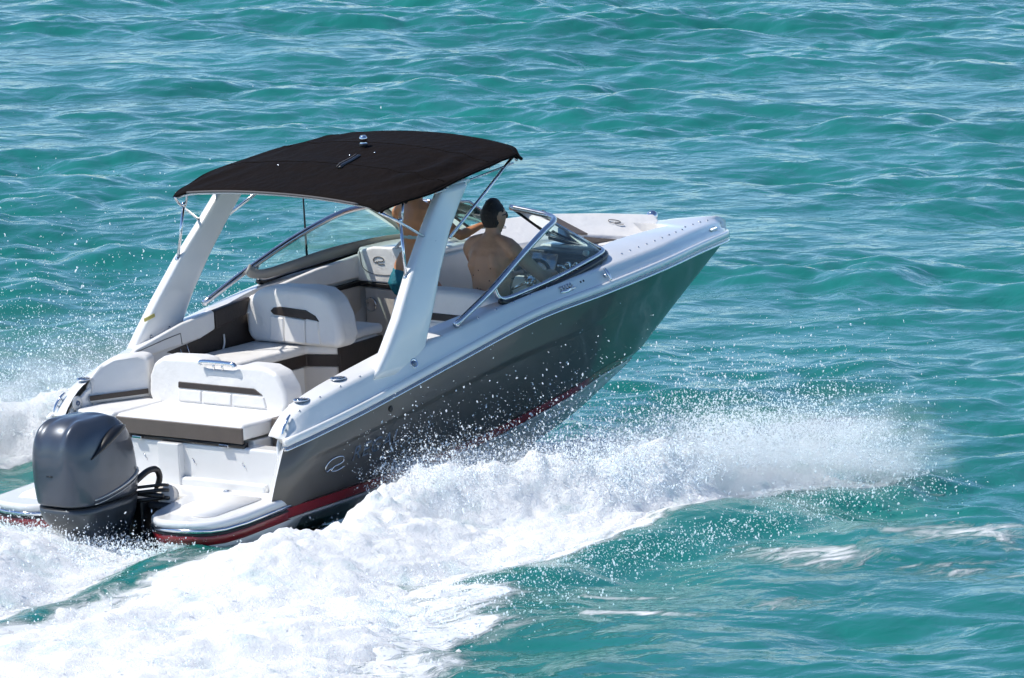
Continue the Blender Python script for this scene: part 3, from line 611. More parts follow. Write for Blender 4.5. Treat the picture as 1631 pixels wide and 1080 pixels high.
# ---- aft sun lounge
def cushion(name, outline, z0, z1, m, parent, bevel=.03, seg=5):
    return prism(name, [(x, y, z0) for x, y in outline], (0, 0, z1 - z0), m, parent, bevel, seg)
lounge = cushion('sun_lounge_cushion', [(.865, .555), (.865, -.615), (1.40, -.615), (1.40, .555)], .655, .765, 'vinyl', boat, .028)
prism('cushion_band', [(.858, .548, .635), (.858, -.612, .635), (.858, -.612, .745), (.858, .548, .745)], (.02, 0, 0), 'taupe', lounge, .008)
box('lounge_base', (1.17, -.03, .54), (.38, 1.16, .20), 'gelcoat', lounge, .01)
corner = cushion('corner_cushion', [(.865, .94), (.865, .575), (1.40, .575), (1.40, .92), (1.0, .935)], .655, .765, 'vinyl', boat, .025)
prism('cushion_band', [(.858, .938, .655), (.858, .58, .645), (.858, .58, .735), (.858, .938, .74)], (.02, 0, 0), 'taupe', corner, .008)
box('corner_base', (1.15, .78, .55), (.46, .42, .2), 'gelcoat', corner, .01)
def backrest(name, outl, x0, thick, lean, m, parent, bevel=.05):
    """outline in (y, z), slab of the given thickness leaning forward with height"""
    zb = min(z for y, z in outl); P = [Vector((x0 + lean * (z - zb), y, z)) for y, z in outl]
    return prism(name, P, (thick, 0, 0), m, parent, bevel, 6)
def on_back(name, outl, x0, zb, lean, t, m, parent, bevel=.006):
    return prism(name, [(x0 + lean * (z - zb) - t, y, z) for y, z in outl], (t + .01, 0, 0), m, parent, bevel, 2)
big = backrest('lounge_backrest', [(.655, .73), (.70, .80), (.70, .93), (.66, 1.02), (.58, 1.065), (.30, 1.075), (.21, 1.065), (.16, 1.02), (-.08, 1.02), (-.14, 1.055), (-.36, 1.055), (-.47, 1.02), (-.55, .92), (-.58, .80), (-.54, .735)], 1.36, .19, .12, 'vinyl', boat, .06)
on_back('accent_band', [(.42, .905), (-.28, .905), (-.36, .862), (.42, .862)], 1.36, .73, .12, .008, 'brown', big)
for a, b in [(.415, .205), (.195, -.075), (-.085, -.37)]: on_back('quilted_panel', [(a, .855), (b, .855), (b - (.03 if b < -.3 else 0), .775), (a, .775)], 1.36, .73, .12, .012, 'vinyl', big, .010)
hd = tube('grab_handle', [(1.37, .20, 1.045), (1.37, .17, 1.062), (1.37, -.09, 1.062), (1.37, -.12, 1.045)], .017, 'chrome', big, 10, 4)
for y in (.08, .0): tube('handle_post', [(1.38, y, 1.01), (1.37, y, 1.06)], .008, 'chrome', hd, 8)
cb = prism('corner_backrest', [(1.0, .955, .765), (.99, .96, .86), (1.05, .96, .95), (1.15, .945, 1.03), (1.25, .91, 1.06), (1.39, .80, 1.065), (1.42, .735, 1.05), (1.42, .725, .765)], (.15, .07, 0), 'vinyl', boat, .035, 6)
prism('accent_band', [(1.02, .935, .795), (1.02, .935, .83), (1.405, .735, .83), (1.405, .735, .795)], (-.010, -.012, 0), 'brown', cb, .003)
box('walkway_pad', (1.40, -.72, .80), (.16, .20, .07), 'vinyl', boat, .025)
box('walkway_base', (1.34, -.78, .62), (.40, .30, .30), 'taupe', boat, .01)
for s, xs_ in ((-1, (1.05, 1.42)), (1, (1.05,))):
    for x in xs_:
        p = dsurf(x, 6.6, s); c = lathe('cup_holder', [(.0, -.01), (.042, -.008), (.054, .004), (.058, .010), (.051, .012), (.040, .004), (0, .002)], p, 'chrome', deck, 22)
        lathe('cup_recess', [(0, 0), (.046, 0), (.040, .006), (0, .004)], p + Vector((0, 0, .003)), 'black', c, 18)
        for a in range(3): tube('grille_bar', [p + Vector((-.04, (a - 1) * .022, .012)), p + Vector((.04, (a - 1) * .022, .012))], .0035, 'chrome', c, 6)
# ---- snap studs along the gunwale and bow
for x in list(np.arange(.96, 1.75, .19)) + list(np.arange(2.35, 3.6, .20)) + list(np.arange(4.75, 6.7, .16)):
    p = dsurf(x, 4.6 if x < 4.6 else 5.6, -1); lathe('snap_stud', [(0, -.002), (.0085, -.002), (.0085, .004), (.005, .007), (0, .007)], p, 'steel', deck, 10, axis=Vector((0, -.5, .86)))

# ---- hull fittings, badges and lettering
def side_frame(x, zz, s=-1):
    """frame on the grey topside at station x and height z"""
    best = None
    for t in np.linspace(0, 1, 200):
        for u in np.linspace(0, 1, 60):
            p = side_pt(t, u, s); d = (p.x - x) ** 2 + (p.z - zz) ** 2
            if best is None or d < best[0]: best = (d, t, u)
    t, u = best[1:]; p = side_pt(t, u, s); a = side_pt(min(t + .02, 1), u, s) - p; b = side_pt(t, min(u + .06, 1), s) - p
    a.normalize(); n = a.cross(b).normalized(); n = n if n.y * s > 0 else -n; return p, a, n.cross(a) * (1 if n.cross(a).z > 0 else -1), n
def lettering(name, txt, size, p, ax, ay, n, m, parent, shear=0.25, ext=.004, space=1.15):
    cu = bpy.data.curves.new(name, 'FONT'); cu.body = txt; cu.size = size; cu.shear = shear; cu.extrude = ext; cu.space_character = space; cu.resolution_u = 3
    o = bpy.data.objects.new(name, cu); COL.objects.link(o); dg = bpy.context.evaluated_depsgraph_get(); me = bpy.data.meshes.new_from_object(o.evaluated_get(dg)); bpy.data.objects.remove(o)
    T = Matrix((ax, ay, n)).transposed().to_4x4(); T.translation = p + n * .004; me.transform(T); me.materials.clear(); return link(name, me, m, parent, smooth=False)
def swirl(name, p, ax, ay, w, m, parent, r=.004):
    """oval loop with a long tail: the maker's mark"""
    pts = [(-.20, -.05), (-.42, -.12), (-.50, .08), (-.28, .27), (.10, .31), (.42, .22), (.46, .05), (.22, -.02), (-.02, -.03), (-.18, -.16), (.10, -.24), (.52, -.20)]
    return tube(name, [p + ax * (a * w) + ay * (b * w) for a, b in pts], [r * .5] + [r] * 10 + [r * .5] if False else r, m, parent, 6, 4)
p, ax, ay, n = side_frame(1.24, .46); swirl('emblem', p + n * .004, ax, ay, .19, 'chrome', hull, .006)
p, ax, ay, n = side_frame(1.40, .465); lettering('lettering', 'REGAL', .15, p, ax, ay, n, 'chrome', hull)
p, ax, ay, n = side_frame(1.74, .775); lathe('drain_fitting', [(0, 0), (.022, 0), (.022, .006), (.012, .01), (0, .002)], p, 'black', hull, 16, axis=n)
def deck_frame(x, k, s=-1):
    p = dsurf(x, k, s); a = (dsurf(x + .05, k, s) - p).normalized(); b = (dsurf(x, k + .3, s) - p).normalized(); n = a.cross(b).normalized(); n = n if n.y * s > 0 else -n
    b = n.cross(a); b = b if b.z > 0 else -b; return p, a, b, n
p, ax, ay, n = deck_frame(2.02, 1.9); o = lathe('oval_vent', [(0, .002), (.026, .002), (.032, .006), (.036, 0)], p, 'chrome', deck, 20, axis=n); lathe('vent_core', [(0, .0), (.022, 0), (.018, .008), (0, .006)], p, 'lens_blue', o, 14, axis=n)
p, ax, ay, n = deck_frame(3.76, 1.9)
b = prism('badge_plate', [p + ax * (.10 * math.cos(a)) + ay * (.018 * math.sin(a)) for a in np.linspace(0, 6.283, 20, endpoint=False)], n * .006, 'chrome', deck, 0)
tube('badge_script', [p + n * .008 + ax * (-.09 + .012 * i) + ay * (.028 + .014 * math.sin(i * 2.2)) for i in range(15)], .0045, 'steel', b, 6, 3)
p, ax, ay, n = deck_frame(6.62, 2.0); tube('bow_badge_script', [p + n * .006 + ax * (-.10 + .014 * i) + ay * (.012 * math.sin(i * 2.0) + .004) for i in range(15)], .005, 'chrome', deck, 6, 3)
p, ax, ay, n = deck_frame(4.28, 1.9); cl = tube('bow_cleat', [p + n * .03 + ay * .05, p + n * .035, p + n * .03 - ay * .05], [.008, .014, .008], 'chrome', deck, 10, 4); tube('cleat_post', [p, p + n * .03], .012, 'chrome', cl, 8)
p, ax, ay, n = deck_frame(3.95, 2.6)
for d in (0, .04): lathe('vent_hole', [(0, 0), (.009, 0), (.007, .004), (0, .004)], p + ax * d, 'black', deck, 10, axis=n)
lathe('bow_light', [(.04, 0), (.045, .015), (.035, .045), (.015, .058), (0, .06)], (6.42, .22, 1.255), 'chrome', deck, 18)

# ---- radar arch
def arch_leg(s):
    rings = []
    Zs_ = [.99, 1.04, 1.15, 1.35, 1.6, 1.85, 2.0, 2.10, 2.15]
    ba = Curve1([(.99, 1.62), (1.08, 1.70), (1.35, 1.93), (1.6, 2.13), (1.9, 2.41), (2.2, 2.69)]); bf = Curve1([(.99, 2.10), (1.14, 2.19), (1.45, 2.37), (1.8, 2.61), (2.2, 2.97)])
    for z in Zs_:
        a, b = ba(z), bf(z); y0 = 1.125 - .145 * sstep(1.1, 2.2, z); th = .052 - .012 * sstep(1.1, 2.2, z); ring = []
        for k in range(28):
            w = 2 * math.pi * k / 28; cx_, sy_ = math.cos(w), math.sin(w); e = .35
            ring.append(Vector(((a + b) / 2 + (b - a) / 2 * abs(cx_) ** .5 * (1 if cx_ > 0 else -1), s * (y0 + th * abs(sy_) ** e * (1 if sy_ > 0 else -1)), z)))
        rings.append(ring)
    leg = loft('arch_leg', rings, 'gelcoat', boat)
    y = s * 1.12
    for x, z in ((1.83, 1.10), (2.02, 1.13)): lathe('bolt', [(0, 0), (.011, 0), (.008, .006), (0, .007)], (x, s * 1.066, z), 'steel', leg, 10, axis=Vector((0, -s, 0)))
    if s > 0: box('label_plate', (1.82, 1.065, 1.235), (.11, .006, .025), 'label_yellow', leg, 0, rot=Matrix.Rotation(R(-10), 3, 'Y'))
    return leg
legs = {s: arch_leg(s) for s in (-1, 1)}
loft('arch_beam', [[Vector((2.66 + .13 + .13 * math.cos(w), y, 2.15 + .03 * math.sin(w))) for w in np.linspace(0, 2 * math.pi, 14, endpoint=False)] for y in np.linspace(-1.02, 1.02, 9)], 'gelcoat', boat)

# ---- bimini top
def bim(u, w):
    """u 0 aft .. 1 front, w -1 starboard .. 1 port"""
    hwid = .95 + .115 * math.sin(math.pi * min(u / .8, 1)) - .02 * sstep(.8, 1, u)
    x = 2.03 + 1.66 * u + .09 * (1 - w * w) * sstep(.7, 1, u)
    x -= .10 * sstep(.78, 1, abs(w)) * sstep(.86, 1, u)
    edge = 2.085 + .18 * u ** .62
    crown = (.055 + .075 * math.sin(math.pi * min(u * 1.2, 1) * .5) - .055 * u) * (1 - abs(w) ** 2.2)
    z = edge + crown
    z -= .022 * sstep(.88, 1, abs(w))                                               # side valance
    z -= .045 * sstep(.93, 1, u)
    sag = -.018 * math.sin(math.pi * ((u * 3) % 1)) * (1 - w ** 4)                  # cloth sags between the bows
    wr = .022 * math.sin(26 * (w + .5 * u) + 3 * math.sin(5 * u)) * sstep(.35, .9, abs(w)) * math.sin(math.pi * u) * (.6 + .4 * math.sin(7 * u + 2 * w))
    return Vector((x, hwid * w, z + sag + wr))
nu_, nw_ = 60, 64
v = [bim(i / nu_, -1 + 2 * j / nw_) for i in range(nu_ + 1) for j in range(nw_ + 1)]
f = [(i * (nw_ + 1) + j, (i + 1) * (nw_ + 1) + j, (i + 1) * (nw_ + 1) + j + 1, i * (nw_ + 1) + j + 1) for i in range(nu_) for j in range(nw_)]
bimini = link('bimini_canopy', pymesh('bimini_canopy', v, f), 'canvas', boat); so = bimini.modifiers.new('thick', 'SOLIDIFY'); so.thickness = .012; so.offset = 0
tube('canopy_piping', [bim(0, w) + Vector((-.006, 0, .004)) for w in np.linspace(-.80, .86, 40)], .009, 'canvas_edge', bimini, 8)
tube('canopy_hem', [bim(1, w) + Vector((.0, 0, -.004)) for w in np.linspace(-1, 1, 50)], .012, 'canvas', bimini, 8)
for s in (-1, 1): tube('canopy_hem', [bim(u, s) for u in np.linspace(0, 1, 40)], .010, 'canvas', bimini, 8)
for u in (.36, .70): tube('canopy_seam', [bim(u, w) + Vector((0, 0, .007)) for w in np.linspace(-.97, .97, 50)], .004, 'canvas', bimini, 6)
tube('zip_slot', [bim(.30 + .20 * t, -.16 + .10 * t) + Vector((0, 0, .012)) for t in np.linspace(0, 1, 14)], .016, 'black', bimini, 8, flat=.6)
tube('zip_trim', [bim(.30 + .20 * t, -.135 + .10 * t) + Vector((0, 0, .020)) for t in np.linspace(0, 1, 14)], .004, 'canvas_edge', bimini, 6)
nl = bim(.62, .06); lt = lathe('mast_light', [(.028, -.01), (.028, .03), (.024, .034), (.024, .055), (.028, .058), (.028, .075), (.018, .09), (0, .092)], nl, 'chrome', bimini, 18)
lathe('light_band', [(.0285, .0), (.0295, .002), (.0295, .02), (.0285, .022)], nl + Vector((0, 0, .012)), 'black', lt, 18)
for w_, u_ in ((.02, .50), (-.12, .56), (.38, .30)): lathe('snap_stud', [(0, 0), (.009, 0), (.006, .006), (0, .007)], bim(u_, w_) + Vector((0, 0, .008)), 'steel', bimini, 10)
for u in (.02, .36, .70, .97): tube('canopy_bow', [bim(u, w) - Vector((0, 0, .025)) for w in np.linspace(-.98, .98, 30)], .011, 'steel', bimini, 8)
for s in (-1, 1):
    a = bim(0, s * .99); jt = Vector((2.18, s * 1.0, 1.985)); jt2 = Vector((2.13, s * 1.0, 2.0))
    tube('strut', [a, jt2, Vector((2.46, s * 1.055, 1.79))], .010, 'chrome', bimini, 10)
    tube('strut', [jt, Vector((2.14, s * 1.055, 1.60))], .011, 'chrome', bimini, 10)
    tube('strut', [bim(.12, s * .99) - Vector((0, 0, .01)), jt + Vector((.02, 0, .0))], .009, 'steel', bimini, 10)
    for q in (Vector((2.46, s * 1.055, 1.79)), Vector((2.14, s * 1.055, 1.60)), jt): lathe('strut_joint', [(0, -.012), (.016, -.012), (.019, 0), (.016, .012), (0, .012)], q, 'chrome', bimini, 12, axis=Vector((0, -s, 0)))
    tube('strut', [bim(.97, s * .95), Vector((2.62, s * 1.06, 1.80))], .012, 'chrome', bimini, 10)
    tube('spreader', [bim(.30, s * .98) - Vector((0, 0, .03)), bim(.93, s * .96) - Vector((0, 0, .075))], .007, 'steel', bimini, 8)

# ---- windshield
ws = bpy.data.objects.new('windshield', None); COL.objects.link(ws); ws.parent = boat
def panes(s):
    m = lambda x, y, z: Vector((x, s * y, z))
    A, B, Cc, Dd = m(4.02, .82, 1.672), m(4.12, .36, 1.735), m(4.50, .36, 1.485), m(4.53, .84, 1.385)
    E = m(3.02, 1.115, 1.335); T0 = m(2.50, 1.165, 1.215)
    top = catmull([T0, m(2.92, 1.135, 1.375), m(3.35, 1.06, 1.54), m(3.72, .975, 1.655), m(3.93, .90, 1.69), m(4.06, .78, 1.70), m(4.10, .60, 1.715), B], 6)
    tube('frame_tube', top, .022, 'steel', ws, 12)
    tube('frame_tube', catmull([E + Vector((-.03, 0, .06)), E + Vector((.05, 0, -.035)), m(3.35, 1.105, 1.31), m(3.75, 1.065, 1.34), m(4.15, .985, 1.37), m(4.44, .90, 1.385), m(4.54, .82, 1.395), m(4.56, .66, 1.42), Cc], 6), .017, 'steel', ws, 10)
    tube('gasket', catmull([E + Vector((.02, s * .008, -.045)), E + Vector((.10, s * .010, -.068)), m(3.35, 1.12, 1.272), m(3.75, 1.08, 1.302), m(4.15, 1.0, 1.333), m(4.45, .91, 1.352), m(4.575, .82, 1.365), m(4.59, .66, 1.395), Cc + Vector((.03, 0, -.03))], 6), .021, 'black', ws, 10)
    if s > 0:
        up_ = catmull([m(2.93, 1.10, 1.43), m(2.99, 1.10, 1.385), m(3.12, 1.10, 1.37), m(3.35, 1.085, 1.385), m(3.75, 1.045, 1.42), m(4.15, .965, 1.435), m(4.42, .88, 1.43)], 4); dn_ = catmull([m(2.88, 1.10, 1.37), m(2.95, 1.10, 1.325), m(3.12, 1.10, 1.305), m(3.35, 1.08, 1.315), m(3.75, 1.04, 1.345), m(4.15, .96, 1.36), m(4.42, .875, 1.36)], 4)
        loft('window_sill', [[a_, a_ + Vector((0, -.014, 0)), b_ + Vector((0, -.02, 0)), b_] for a_, b_ in zip(up_, dn_)], 'sill', ws)
    tube('frame_tube', [B, Cc], .011, 'rubber', ws, 8)
    tube('frame_tube', [A + Vector((.0, 0, 0)), Dd], .012, 'steel', ws, 8)
    # glass: side pane follows the tube, front pane is bent round the corner
    lo = catmull([E, E + Vector((.05, 0, -.035)), m(3.35, 1.105, 1.31), m(3.75, 1.065, 1.34), m(4.15, .985, 1.37), m(4.44, .90, 1.385), Dd], 4)
    hi = catmull([E + Vector((.0, 0, .06)), m(3.12, 1.11, 1.45), m(3.35, 1.06, 1.54), m(3.55, 1.02, 1.60), m(3.72, .975, 1.655), m(3.93, .90, 1.69), A], 4)
    loft('glass_pane', [[a, a.lerp(b, .5) + Vector((0, s * .012, 0)), b] for a, b in zip(lo, hi)], 'glass', ws, closed=False)
    loft('glass_pane', [[A.lerp(B, t), Dd.lerp(Cc, t)] for t in np.linspace(0, 1, 6)], 'glass', ws, closed=False)
panes(-1); panes(1)
prism('glass_pane', [(4.12, .35, 1.735), (4.50, .35, 1.485), (4.53, .05, 1.50), (4.15, .05, 1.75)], (0, 0, .004), 'glass', ws, 0)
tube('frame_tube', [(4.12, .35, 1.735), (4.15, .05, 1.75), (4.53, .05, 1.50), (4.50, .35, 1.485)], .010, 'steel', ws, 8)
tube('antenna', [(3.52, 1.07, 1.33), (3.52, 1.07, 1.95)], [.009, .005], 'black', boat, 8)

# ---- cockpit furniture
WALL = .955
def wall_pad(name, pts, t, m, parent, bevel=.012, y=WALL): return prism(name, [(x, y, z) for x, z in pts], (0, .05 - t, 0) if False else (0, -t, 0), m, parent, bevel, 4)
sidepad = wall_pad('coaming_pad', [(1.36, .98), (1.80, 1.015), (2.17, 1.035), (2.33, 1.075), (2.33, 1.21), (2.0, 1.175), (1.5, 1.075)], .045, 'vinyl', boat, .018)
tube('pad_seam', [(1.45, WALL - .046, 1.05), (1.8, WALL - .047, 1.095), (1.96, WALL - .047, 1.11), (1.97, WALL - .046, 1.03)], .003, 'seam', sidepad, 6)
wall_pad('coaming_accent', [(2.335, 1.075), (2.66, 1.125), (2.71, 1.245), (2.335, 1.21)], .05, 'brown', boat, .012)
wall_pad('coaming_pad', [(2.665, 1.125), (3.3, 1.19), (3.9, 1.19), (3.9, 1.36), (3.4, 1.325), (2.715, 1.25)], .045, 'vinyl', boat, .018, y=.93)
dk = wall_pad('locker_panel', [(1.5, .45), (1.5, .93), (1.82, .995), (2.17, 1.025), (2.40, 1.08), (2.76, 1.125), (2.80, .45)], .012, 'brown', boat, .004)
tube('pull_strap', [(2.44, WALL - .018, 1.02), (2.425, WALL - .03, .95), (2.39, WALL - .018, .87)], .007, 'vinyl', dk, 6, 4)
for x in (1.90, 1.98, 2.05): tube('locker_rib', [(x, WALL - .015, .97 + (x - 1.9) * .3), (x + .05, WALL - .015, .86)], .004, 'steel', dk, 6)
# port console bulkhead
con = box('passenger_console', (4.17, .56, .92), (.52, .54, .86), 'liner', boat, .02)
on = lambda name, outl, t, m, bev_=.006: prism(name, [(3.905, y, z) for y, z in outl], (-t, 0, 0), m, con, bev_, 3)
on('console_panel', [(.91, 1.165), (.335, 1.155), (.335, 1.42), (.50, 1.435), (.75, 1.425), (.90, 1.385)], .04, 'vinyl', .02)
on('console_trim', [(.95, 1.135), (.335, 1.125), (.335, 1.155), (.95, 1.165)], .05, 'black', .005)
on('console_door', [(.86, .45), (.335, .45), (.335, 1.115), (.86, 1.12)], .02, 'beige', .01)
prism('console_trim', [(2.95, .925, 1.10), (3.3, .93, 1.16), (3.9, .93, 1.165), (3.9, .93, 1.135), (3.3, .93, 1.13)], (0, -.05, 0), 'black', con, .004)
prism('console_wing', [(2.95, .93, .45), (2.95, .93, 1.09), (3.3, .93, 1.13), (3.9, .93, 1.13), (3.9, .93, .45)], (0, -.02, 0), 'beige', con, .006)
sp = lathe('speaker', [(0, .004), (.034, .004), (.044, .012), (.050, .008), (.052, 0)], (3.883, .80, 1.00), 'chrome', con, 22, axis=Vector((-1, 0, 0)))
swirl('emblem', Vector((3.862, .69, 1.325)), Vector((0, -1, 0)), Vector((0, 0, 1)), .10, 'seam', con, .0028)
tube('panel_seam', [(3.862, y, z) for y, z in [(.87, 1.39), (.85, 1.28), (.78, 1.235), (.68, 1.225), (.56, 1.235), (.50, 1.28), (.485, 1.40)]], .0025, 'seam', con, 6, 4)
tube('console_rail', [(3.86, .52, 1.43), (3.95, .50, 1.49), (4.1, .50, 1.50)], .012, 'gelcoat', con, 8, 4)
cushion('console_top', [(3.93, .95), (3.93, .31), (4.55, .31), (4.55, .80), (4.3, .95)], 1.345, 1.40, 'gelcoat', con, .025)
# mid lounge seat, back to back
seat = cushion('lounge_seat', [(1.98, .93), (1.98, .42), (2.72, .42), (2.80, .18), (3.30, .22), (3.30, .93)], .855, .925, 'vinyl', boat, .03)
sk = prism('seat_skirt', [(1.985, .93, .775), (1.985, .425, .775), (2.72, .425, .775), (2.80, .185, .775), (3.295, .225, .775), (3.295, .93, .775)], (0, 0, .085), 'brown', seat, .008)
prism('seat_panel', [(2.785, .185, .46), (3.30, .225, .46), (3.30, .225, .918), (2.785, .185, .912)], (0, -.025, 0), 'brown', seat, .004)
tube('seat_piping', [(2.79, .158, .66), (3.05, .176, .67), (3.29, .198, .69)], .005, 'vinyl', seat, 6)
prism('seat_base', [(2.0, .92, FLOOR), (2.0, .45, FLOOR), (2.72, .45, FLOOR), (2.80, .20, FLOOR), (3.28, .24, FLOOR), (3.28, .92, FLOOR)], (0, 0, .36), 'beige', seat, .02)
fr = box('base_frame', (2.62, .438, .62), (.16, .012, .30), 'liner', seat, .006)
mb_ = backrest('seat_backrest', [(.90, .93), (.935, 1.0), (.945, 1.12), (.91, 1.24), (.82, 1.315), (.66, 1.335), (.38, 1.345), (.24, 1.335), (.14, 1.28), (.07, 1.16), (.04, 1.02), (.06, .93)], 2.66, .22, .06, 'vinyl', boat, .065)
on_back('accent_band', [(.69, 1.165), (.66, 1.19), (.60, 1.20), (.36, 1.19), (.27, 1.155), (.235, 1.115), (.27, 1.118), (.66, 1.14)], 2.66, .93, .06, .008, 'brown', mb_)
for a, b in [(.69, .565), (.555, .365), (.355, .245)]: on_back('quilted_panel', [(a, 1.132), (b, 1.122), (b - (.02 if b < .3 else 0), .955), (a, .955)], 2.66, .93, .06, .014, 'vinyl', mb_, .01)
cushion('passenger_cushion', [(2.98, .90), (2.98, .20), (3.34, .22), (3.34, .90)], .925, .995, 'vinyl', boat, .03)
# helm bench
hs = backrest('helm_backrest', [(.04, .95), (.06, 1.10), (.05, 1.20), (-.02, 1.26), (-.25, 1.285), (-.62, 1.285), (-.84, 1.26), (-.91, 1.18), (-.92, .95)], 3.22, .17, .10, 'vinyl', boat, .06)
on_back('accent_band', [(.01, 1.125), (-.86, 1.115), (-.86, 1.065), (.01, 1.075)], 3.22, .95, .10, .008, 'brown', hs)
for i in range(4): on_back('quilted_panel', [(.0 - .215 * i, 1.06), (-.205 - .215 * i, 1.055), (-.205 - .215 * i, .96), (.0 - .215 * i, .96)], 3.22, .95, .10, .012, 'vinyl', hs, .01)
cushion('helm_seat', [(3.36, .04), (3.36, -.92), (3.80, -.92), (3.80, .04)], .93, 1.00, 'vinyl', boat, .03)
box('helm_seat_base', (3.54, -.38, .68), (.40, .72, .50), 'beige', boat, .02)
# helm console and dash
hc = box('helm_console', (4.28, -.46, .88), (.26, .34, .70), 'liner', boat, .02)
prism('dash_panel', [(4.08, -.28, .90), (4.08, -.90, .90), (4.10, -.97, 1.06), (4.20, -.97, 1.28), (4.29, -.95, 1.37), (4.33, -.86, 1.395), (4.33, -.36, 1.405), (4.29, -.29, 1.385), (4.20, -.28, 1.29), (4.10, -.28, 1.06)], (.14, 0, 0), 'dash', hc, .02)
dv = Vector((.12, 0, .26)).normalized(); dn = Vector((-.26, 0, .12)).normalized()
def on_dash(y, q, w, h, name, m, t=.012):
    c = Vector((4.14, y, 1.13)) + dv * q + dn * .004; a = Vector((0, w / 2, 0)); b = dv * (h / 2)
    return prism(name, [c - a - b, c + a - b, c + a + b, c - a + b], dn * t, m, hc, .004)
on_dash(-.55, .21, .23, .15, 'chart_screen', 'screen'); on_dash(-.80, .20, .16, .12, 'gauge_cluster', 'black')
for y, q in ((-.78, .205), (-.85, .205), (-.38, .20)): lathe('gauge', [(0, .014), (.024, .014), (.03, .016), (.032, 0)], Vector((4.14, y, 1.13)) + dv * q + dn * .006, 'chrome', hc, 16, axis=dn)
lathe('gauge_face', [(0, .0), (.026, .0), (.022, .018), (0, .018)], Vector((4.30, -.885, 1.405)), 'gelcoat', hc, 16, axis=dn)
wc_ = Vector((4.02, -.58, 1.235)); wn = Vector((-.80, 0, .60)); wu = Vector((.60, 0, .80))
ring = [wc_ + Vector((0, .165 * math.cos(a), 0)) + wu * (.165 * math.sin(a)) for a in np.linspace(0, 2 * math.pi, 37)]
wh = tube('steering_wheel', ring, .014, 'black', hc, 10)
for a in (R(90), R(210), R(330)): tube('wheel_spoke', [wc_, wc_ + Vector((0, .16 * math.cos(a), 0)) + wu * (.16 * math.sin(a))], .010, 'chrome', wh, 8)
lathe('wheel_hub', [(0, .02), (.03, .018), (.045, 0), (.045, -.03)], wc_, 'chrome', wh, 18, axis=wn); tube('wheel_column', [wc_, wc_ - wn * .16], .022, 'black', wh, 10)
tb = box('throttle_base', (4.10, -.90, 1.20), (.12, .05, .08), 'chrome', hc, .012); tube('throttle_lever', [(4.10, -.88, 1.24), (4.05, -.88, 1.34), (4.04, -.83, 1.355)], .011, 'chrome', tb, 8, 3)
cushion('helm_console_top', [(4.48, -.30), (4.50, -.80), (4.58, -.78), (4.64, -.6), (4.64, -.31)], 1.36, 1.41, 'gelcoat', hc, .02)
# bow seats
def vslab(name, pts, off, m, parent, bevel=.03): return prism(name, pts, off, m, parent, bevel, 5)
bp_ = [(4.80, .78, 1.42), (5.10, .66, 1.44), (5.48, .50, 1.435), (5.95, .34, 1.375), (6.40, .17, 1.305), (6.38, .09, 1.225), (6.08, .05, 1.155), (5.52, .18, 1.275), (5.0, .30, 1.30), (4.80, .42, 1.30)]
bowback = vslab('bow_sun_pad', bp_, (0, .03, -.10), 'vinyl', boat, .035)
def lift(p, d): return Vector(p) + Vector((0, -.35, .94)) * d
vslab('bow_accent', [lift((5.55, .165, 1.262), 0), lift((6.085, .035, 1.145), 0), lift((6.40, .085, 1.222), 0), (6.40, .085, 1.185), (6.085, .035, 1.105), (5.55, .165, 1.222)], (-.012, -.016, 0), 'taupe', bowback, .004)
vslab('bow_accent', [lift((5.42, .52, 1.437), .004), lift((5.50, .50, 1.434), .004), lift((5.60, .17, 1.262), .004), lift((5.50, .19, 1.278), .004)], (0, -.004, .010), 'taupe', bowback, .003)
swirl('emblem', lift((5.96, .20, 1.29), .012), Vector((.93, -.28, -.2)).normalized(), Vector((.1, .85, .45)).normalized(), .11, 'seam', bowback, .0028)
bs = cushion('bow_seat', [(4.66, .74), (4.66, -.62), (5.35, -.50), (5.9, -.36), (6.22, -.16), (6.22, .16), (5.9, .38), (5.35, .55)], 1.06, 1.185, 'vinyl', boat, .03)
for i in range(5):
    for j in range(3):
        c = Vector((5.55 + .15 * i, .12 - .17 * j - .04 * i, 1.187))
        if c.y < .11 - inner_y(c.x): continue
        box('quilt_pad', c, (.13, .13, .02), 'vinyl', bs, .009, 2, rot=Matrix.Rotation(R(45), 3, 'Z'))
vslab('bow_backrest', [(4.75, -.64, 1.17), (5.35, -.52, 1.17), (5.75, -.40, 1.17), (5.75, -.40, 1.225), (5.35, -.52, 1.24), (4.75, -.64, 1.25)], (.03, -.06, 0), 'vinyl', boat, .02)

# ---- outboard engine
eng = bpy.data.objects.new('outboard_engine', None); COL.objects.link(eng); eng.parent = boat; eng.location = (.17, 0, 0)
def cowl_ring(z, xr_, xf, hw, e=.55, n=48, yoff=0):
    out = []
    for k in range(n):
        w = 2 * math.pi * k / n; c, s = math.cos(w), math.sin(w)
        ex = e if c < 0 else e * 1.35
        x = (xr_ + xf) / 2 + (xf - xr_) / 2 * abs(c) ** ex * (1 if c > 0 else -1); y = hw * abs(s) ** e * (1 if s > 0 else -1)
        ax_ = (x - xr_) / (xf - xr_); y *= 1 - .20 * ax_ ** 2
        out.append(Vector((x, y, z)))
    return out
CZ = [(.372, -.555, .17, .235), (.40, -.565, .175, .243), (.50, -.575, .175, .252), (.60, -.578, .165, .257), (.70, -.575, .148, .256), (.78, -.565, .125, .25), (.84, -.55, .095, .238), (.885, -.525, .06, .218), (.92, -.49, .015, .19), (.945, -.45, -.04, .155), (.96, -.40, -.10, .11), (.966, -.34, -.16, .06)]
rings = []
